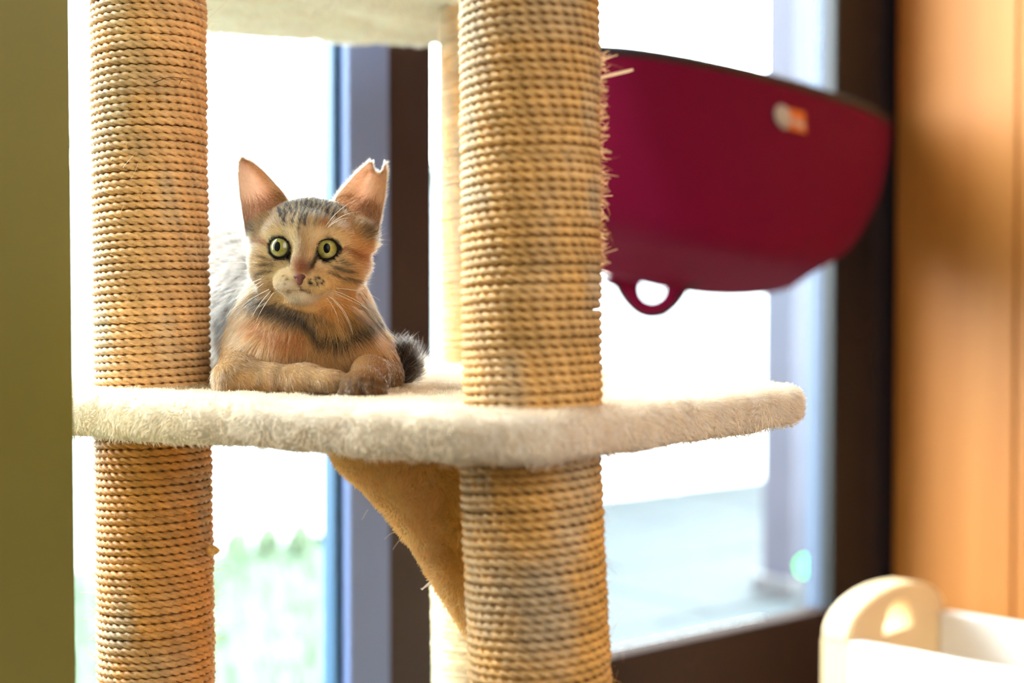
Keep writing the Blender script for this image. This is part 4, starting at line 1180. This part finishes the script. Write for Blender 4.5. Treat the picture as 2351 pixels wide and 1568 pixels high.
# ---- fur
def grow(count, weight, lenf, seed):
    global rng
    rng = np.random.default_rng(seed)
    ti, bw = sample_surface(CV, CQ, count, weight)
    p, nn = blend(CV, ti, bw), unit(blend(CN, ti, bw))
    c, K, h = coat(p, nn)
    hd = to_head(p)
    # flow
    nose = np.array([0, -17.0, 44.0])
    fh = unit(hd - nose); fh = unit(fh + np.array([0, 0, -.35])) @ HM
    fh = np.where((np.abs(hd[:, :1]) < 12) & (hd[:, 1:2] < -32), fh + np.array([0, 0, -.6]), fh)
    side = np.sign(p[:, :1] - HC[0])
    fchest = np.tile(np.array([0, -.15, -1.0]), (count, 1)) + side * np.clip(np.abs(p[:, :1] - HC[0]) * 12, 0, .6) * np.array([[1.0, 0, 0]])
    fbody = np.tile(unit(RUMP - NECK1) + np.array([0, 0, -.7]), (count, 1))
    fleft = np.tile(np.array([.55, -.2, -.75]), (count, 1)); fright = np.tile(np.array([.05, -.8, -.6]), (count, 1)); ft = np.tile(np.array([.2, -.1, .9]), (count, 1))
    fl = np.stack([fh, fchest, fbody, fleft, fright, ft])[K, np.arange(count)]
    cl = np.stack([vnoise(p * 130, 81), vnoise(p * 130, 82), vnoise(p * 130, 83)], -1)
    fl = fl + cl * np.array([.30, .55, .4, .35, .3, .5])[K][:, None] + rng.normal(0, .16, p.shape)
    fl = unit(fl - (fl * nn).sum(1, keepdims=True) * nn)
    L = np.array([.0058, .0105, .0115, .0040, .0026, .0110])[K]
    fr_ = np.clip((hd[:, 2] - 8) / 30, 0, 1)
    Lh = .0090 * (1 - fr_) + .0030 * fr_
    Lh = np.where(hd[:, 1] > 18, np.minimum(Lh, .0050), Lh)
    Lh = np.where((np.abs(hd[:, 0]) < 21) & (hd[:, 1] < -17) & (hd[:, 1] > -36) & (hd[:, 2] > 22), .0019, Lh)
    L = np.where(K == 0, Lh, L) * rng.uniform(.6, 1.12, count) * lenf
    lift = np.array([.30, .34, .36, .34, .30, .6])[K][:, None] * rng.uniform(.7, 1.4, count)[:, None]
    d0 = unit(nn * lift + fl * (1 - lift))
    keep = np.ones(count, bool)
    for E in EYES: keep &= np.linalg.norm(hd - E, axis=1) > 11.1
    keep &= ~((np.linalg.norm((hd - np.array([0, -21.5, 47])) / np.array([5.2, 4.2, 6]), axis=1) < 1))
    keep &= p[:, 2] > PT + .0036
    sg = np.linspace(0, 1, 5)
    pt = p[:, None] - nn[:, None] * .0004 + d0[:, None] * (L[:, None] * sg)[..., None]
    bend = (fl * .5 - nn * .22 + np.array([0, 0, -.10]) + cl * .10) * L[:, None]
    pt = pt + bend[:, None] * (sg ** 2)[None, :, None]
    pt[..., 2] = np.maximum(pt[..., 2], PT + .0015)
    # shading of single hairs: ticked, some dark, some pale
    tick = rng.random(count)
    f_ = np.where(tick < .20, rng.uniform(.42, .7, count), np.where(tick > .86, rng.uniform(1.15, 1.45, count), rng.uniform(.85, 1.15, count)))
    legs = (K == 3) | (K == 4)
    f_ = np.where(legs & (tick < .38), rng.uniform(.35, .65, count), np.where(legs & (tick > .72), rng.uniform(1.2, 1.55, count), f_))
    white = c.mean(1) > .6
    f_ = np.where(white, rng.uniform(.92, 1.08, count), f_)
    c = np.clip(c * f_[:, None], .012, .95)
    r0 = np.where(K == 0, .000085, .000095) * rng.uniform(.8, 1.25, count)
    rd = r0[:, None] * np.array([1.0, 1.0, .85, .6, .2])[None]
    return pt[keep], rd[keep], c[keep]
wv_ = np.where(CV[:, 1] > 1.20, .55, 1.0) * np.where(CV[:, 2] < PT + .006, .2, 1.0)
hv = to_head(CV); wv_ = wv_ * np.where((hv[:, 2] > 10) & (hv[:, 1] > -45) & (np.abs(hv[:, 0]) < 45), 2.4, 1.0)
M_fur = strand_mat('tabby_fur', .35, .38, True)
a_, b_, c_ = grow(150000, wv_, 1.0, 101)
fu = hair('fur', a_, b_, c_, M_fur, kitten); fu['kind'] = 'stuff'
# guard hairs mostly off the face front, backlit rim glow put into their colour
a_, b_, c_ = grow(13000, np.where(hv[:, 2] > 5, np.where(np.abs(hv[:, 0]) > 34, .8, .08), 1.0), 1.45, 102)
gh = hair('rim_glow_hair', a_, b_ * .75, np.clip(c_ * .55 + .42 * np.array([.95, .88, .78]), 0, .95), M_fur, kitten); gh['kind'] = 'stuff'
# ears: short velvet on the backs and rims, long pale hairs across the inside
rgE = np.random.default_rng(103)
pe, re_, cec = [], [], []
sg = np.linspace(0, 1, 5)
for ei, (f_, b_, n_) in enumerate(EARS):
    nv, nu, _ = f_.shape; sx = -1 if ei == 0 else 1
    def pick(g, r, c):
        r0 = np.clip(r.astype(int), 0, nv - 2); c0 = np.clip(c.astype(int), 0, nu - 2); fr, fc = (r - r0)[:, None], (c - c0)[:, None]
        return g[r0, c0] * (1 - fr) * (1 - fc) + g[r0 + 1, c0] * fr * (1 - fc) + g[r0, c0 + 1] * (1 - fr) * fc + g[r0 + 1, c0 + 1] * fr * fc
    upv = unit(np.gradient(.5 * (f_ + b_), axis=0)); acr = unit(np.gradient(f_, axis=1))
    def put(n, r, c, g, nsign, L, lift, flow, colr, rad):
        p0 = pick(g, r, c); nn = unit(pick(n_, r, c)) * nsign
        fl = unit(flow(r, c) + rgE.normal(0, .22, (n, 3)))
        d0 = unit(nn * lift + fl * (1 - lift)); L = L * rgE.uniform(.5, 1.2, n)
        pe.append(p0[:, None] + d0[:, None] * (L[:, None] * sg)[..., None] + (fl * .3 - nn * .15)[:, None] * (L[:, None] * sg ** 2)[..., None])
        re_.append(rad * rgE.uniform(.8, 1.2, n)[:, None] * np.array([1, 1, .85, .6, .25])[None]); cec.append(np.clip(colr * rgE.uniform(.75, 1.25, n)[:, None], .01, .95))
    n = 2600; r = rgE.random(n) * (nv - 1); c = rgE.random(n) * (nu - 1)
    put(n, r, c, b_, -1, .0030, .25, lambda r, c: pick(upv, r, c), ear_color(pick(b_, r, c), np.full(n, 2.0), ei), .00008)
    n = 3000; r = rgE.random(n) ** 1.2 * (nv - 1); c = rgE.random(n) * (nu - 1)
    put(n, r, c, f_, 1, .0026, .18, lambda r, c: pick(upv, r, c) + pick(acr, r, c) * -.5, ear_color(pick(f_, r, c), np.full(n, 1.0), ei) * 1.05, .00006)
    # rim fringe
    n = 1500; r = rgE.random(n) * (nv - 1); c = np.where(rgE.random(n) < .5, 0.0, nu - 1.001)
    put(n, r, c, f_, 1, .0032, .05, lambda r, c: pick(upv, r, c) * .8 + pick(acr, r, c) * np.where(c < 2, -1, 1)[:, None], np.tile(lin(214, 184, 148), (n, 1)), .00006)
    n = 260; r = np.full(n, nv - 1.001); c = rgE.random(n) * (nu - 1)
    put(n, r, c, f_, 1, .0028, .05, lambda r, c: pick(upv, r, c), np.tile(lin(226, 204, 176), (n, 1)), .00006)
    # furnishings from the inner edge
    n = 700; r = rgE.random(n) ** 1.7 * .8 * (nv - 1); c = (.78 + .22 * rgE.random(n)) * (nu - 1.01)
    put(n, r, c, f_, 1, .012 * (1 - .75 * r / (nv - 1)), .22, lambda r, c: pick(acr, r, c) * -1.0 + pick(upv, r, c) * .35, np.tile(lin(228, 196, 156), (n, 1)), .00006)
    n = 700; r = rgE.random(n) * .25 * (nv - 1); c = rgE.random(n) * (nu - 1.01)
    put(n, r, c, f_, 1, .010, .35, lambda r, c: pick(upv, r, c) + pick(acr, r, c) * -.4, np.tile(lin(150, 112, 82), (n, 1)), .00008)
ef = hair('ear_fur', np.concatenate(pe), np.concatenate(re_), np.concatenate(cec), M_fur, kitten); ef['kind'] = 'stuff'

# ---- whiskers
M_whisk = strand_mat('whisker', .3, .4, False)
W = [[(600, 646), (560, 668), (528, 700), (519, 735)], [(605, 650), (565, 680), (535, 705), (518, 728)], [(622, 668), (600, 690), (585, 712), (578, 730)], [(628, 672), (606, 700), (592, 725), (586, 745)], [(618, 664), (592, 676), (570, 690), (556, 704)],
     [(590, 603), (560, 602), (540, 602), (523, 603)], [(600, 640), (575, 648), (545, 665), (522, 690)],
     [(755, 680), (780, 700), (798, 728), (809, 765)], [(760, 682), (790, 706), (806, 736), (810, 770)], [(750, 684), (768, 705), (776, 725), (778, 745)], [(770, 672), (800, 690), (835, 700), (862, 722)], [(768, 668), (805, 680), (845, 700), (868, 740)], [(772, 662), (810, 664), (845, 668), (872, 690)],
     [(748, 520), (765, 492), (790, 470), (822, 457)], [(752, 522), (772, 500), (795, 488), (828, 485)], [(750, 525), (768, 508), (785, 500), (806, 500)]]
K = 14
wp_ = np.zeros((len(W), K, 3)); wr_ = np.zeros((len(W), K))
tb = np.linspace(0, 1, K)
for i, cp in enumerate(W):
    d0 = .990 if cp[0][1] > 560 else 1.0
    ds = [d0 + .004, d0 - .006, d0 - .008, d0 - .004] if cp[0][1] > 560 else [1.004, .992, .990, .994]
    c4 = np.array([P(x_, y_, d_) for (x_, y_), d_ in zip(cp, ds)])
    B = np.stack([(1 - tb) ** 3, 3 * tb * (1 - tb) ** 2, 3 * tb ** 2 * (1 - tb), tb ** 3], -1)
    wp_[i] = B @ c4; wr_[i] = .00016 * (1 - .75 * tb)
wo = hair('whiskers', wp_, wr_, np.tile(lin(246, 240, 228), (len(W), 1)), M_whisk, kitten); wo['kind'] = 'stuff'

# ------------------------------------------------------------------ small things on the tree: a rope end, stray cat hairs, a scrap of fluff
ce_ = P(487, 1264, 1.052)
rv_, rq_ = surface_nets(lambda p: sd_ell(p, np.zeros(3), A3([.0052, .005, .0036])) + .0012 * vnoise(p * 420, 91), (-.008, -.008, -.007), (.008, .008, .007), .0008)
re_o = np_mesh('rope_end', rv_ + ce_, rq_, M_rope, tree); set_attr(re_o, 'rope_color', np.tile(lin(206, 158, 92), (len(rv_), 1)))
re_o['label'] = 'cut end of the rope sticking out of the lower left post'
ST = [([(352, 190), (372, 184), (385, 174), (404, 178)], 1.0228, .00028, (30, 26, 24)), ([(404, 178), (415, 180), (425, 180), (440, 181)], 1.0235, .00022, (30, 26, 24)), ([(420, 180), (416, 184), (413, 188), (412, 194)], 1.023, .00024, (30, 26, 24)),
      ([(282, 385), (290, 374), (298, 366), (307, 356)], 1.022, .00016, (250, 240, 220)), ([(300, 410), (312, 395), (316, 380), (318, 370)], 1.021, .0001, (240, 220, 190)), ([(845, 1170), (838, 1178), (834, 1190), (830, 1194)], .93, .00012, (240, 230, 215)), ([(905, 1222), (896, 1224), (888, 1232), (883, 1238)], .93, .00012, (240, 230, 215)), ([(920, 1238), (912, 1246), (906, 1254), (902, 1262)], .93, .00012, (240, 230, 215)),
      ([(990, 1336), (982, 1342), (976, 1346), (968, 1354)], .945, .0009, (245, 242, 240)), ([(988, 1340), (980, 1344), (974, 1350), (966, 1352)], .943, .0007, (245, 242, 240))]
tb = np.linspace(0, 1, 8); B = np.stack([(1 - tb) ** 3, 3 * tb * (1 - tb) ** 2, 3 * tb ** 2 * (1 - tb), tb ** 3], -1)
sp = np.stack([B @ np.array([P(x_, y_, d_) for x_, y_ in q_]) for q_, d_, _, _ in ST])
so_ = hair('stray_hair', sp, np.stack([np.full(8, w_) * np.linspace(1, .5, 8) for _, _, w_, _ in ST]), np.stack([lin(*c_) for _, _, _, c_ in ST]), M_whisk, tree); so_['kind'] = 'stuff'
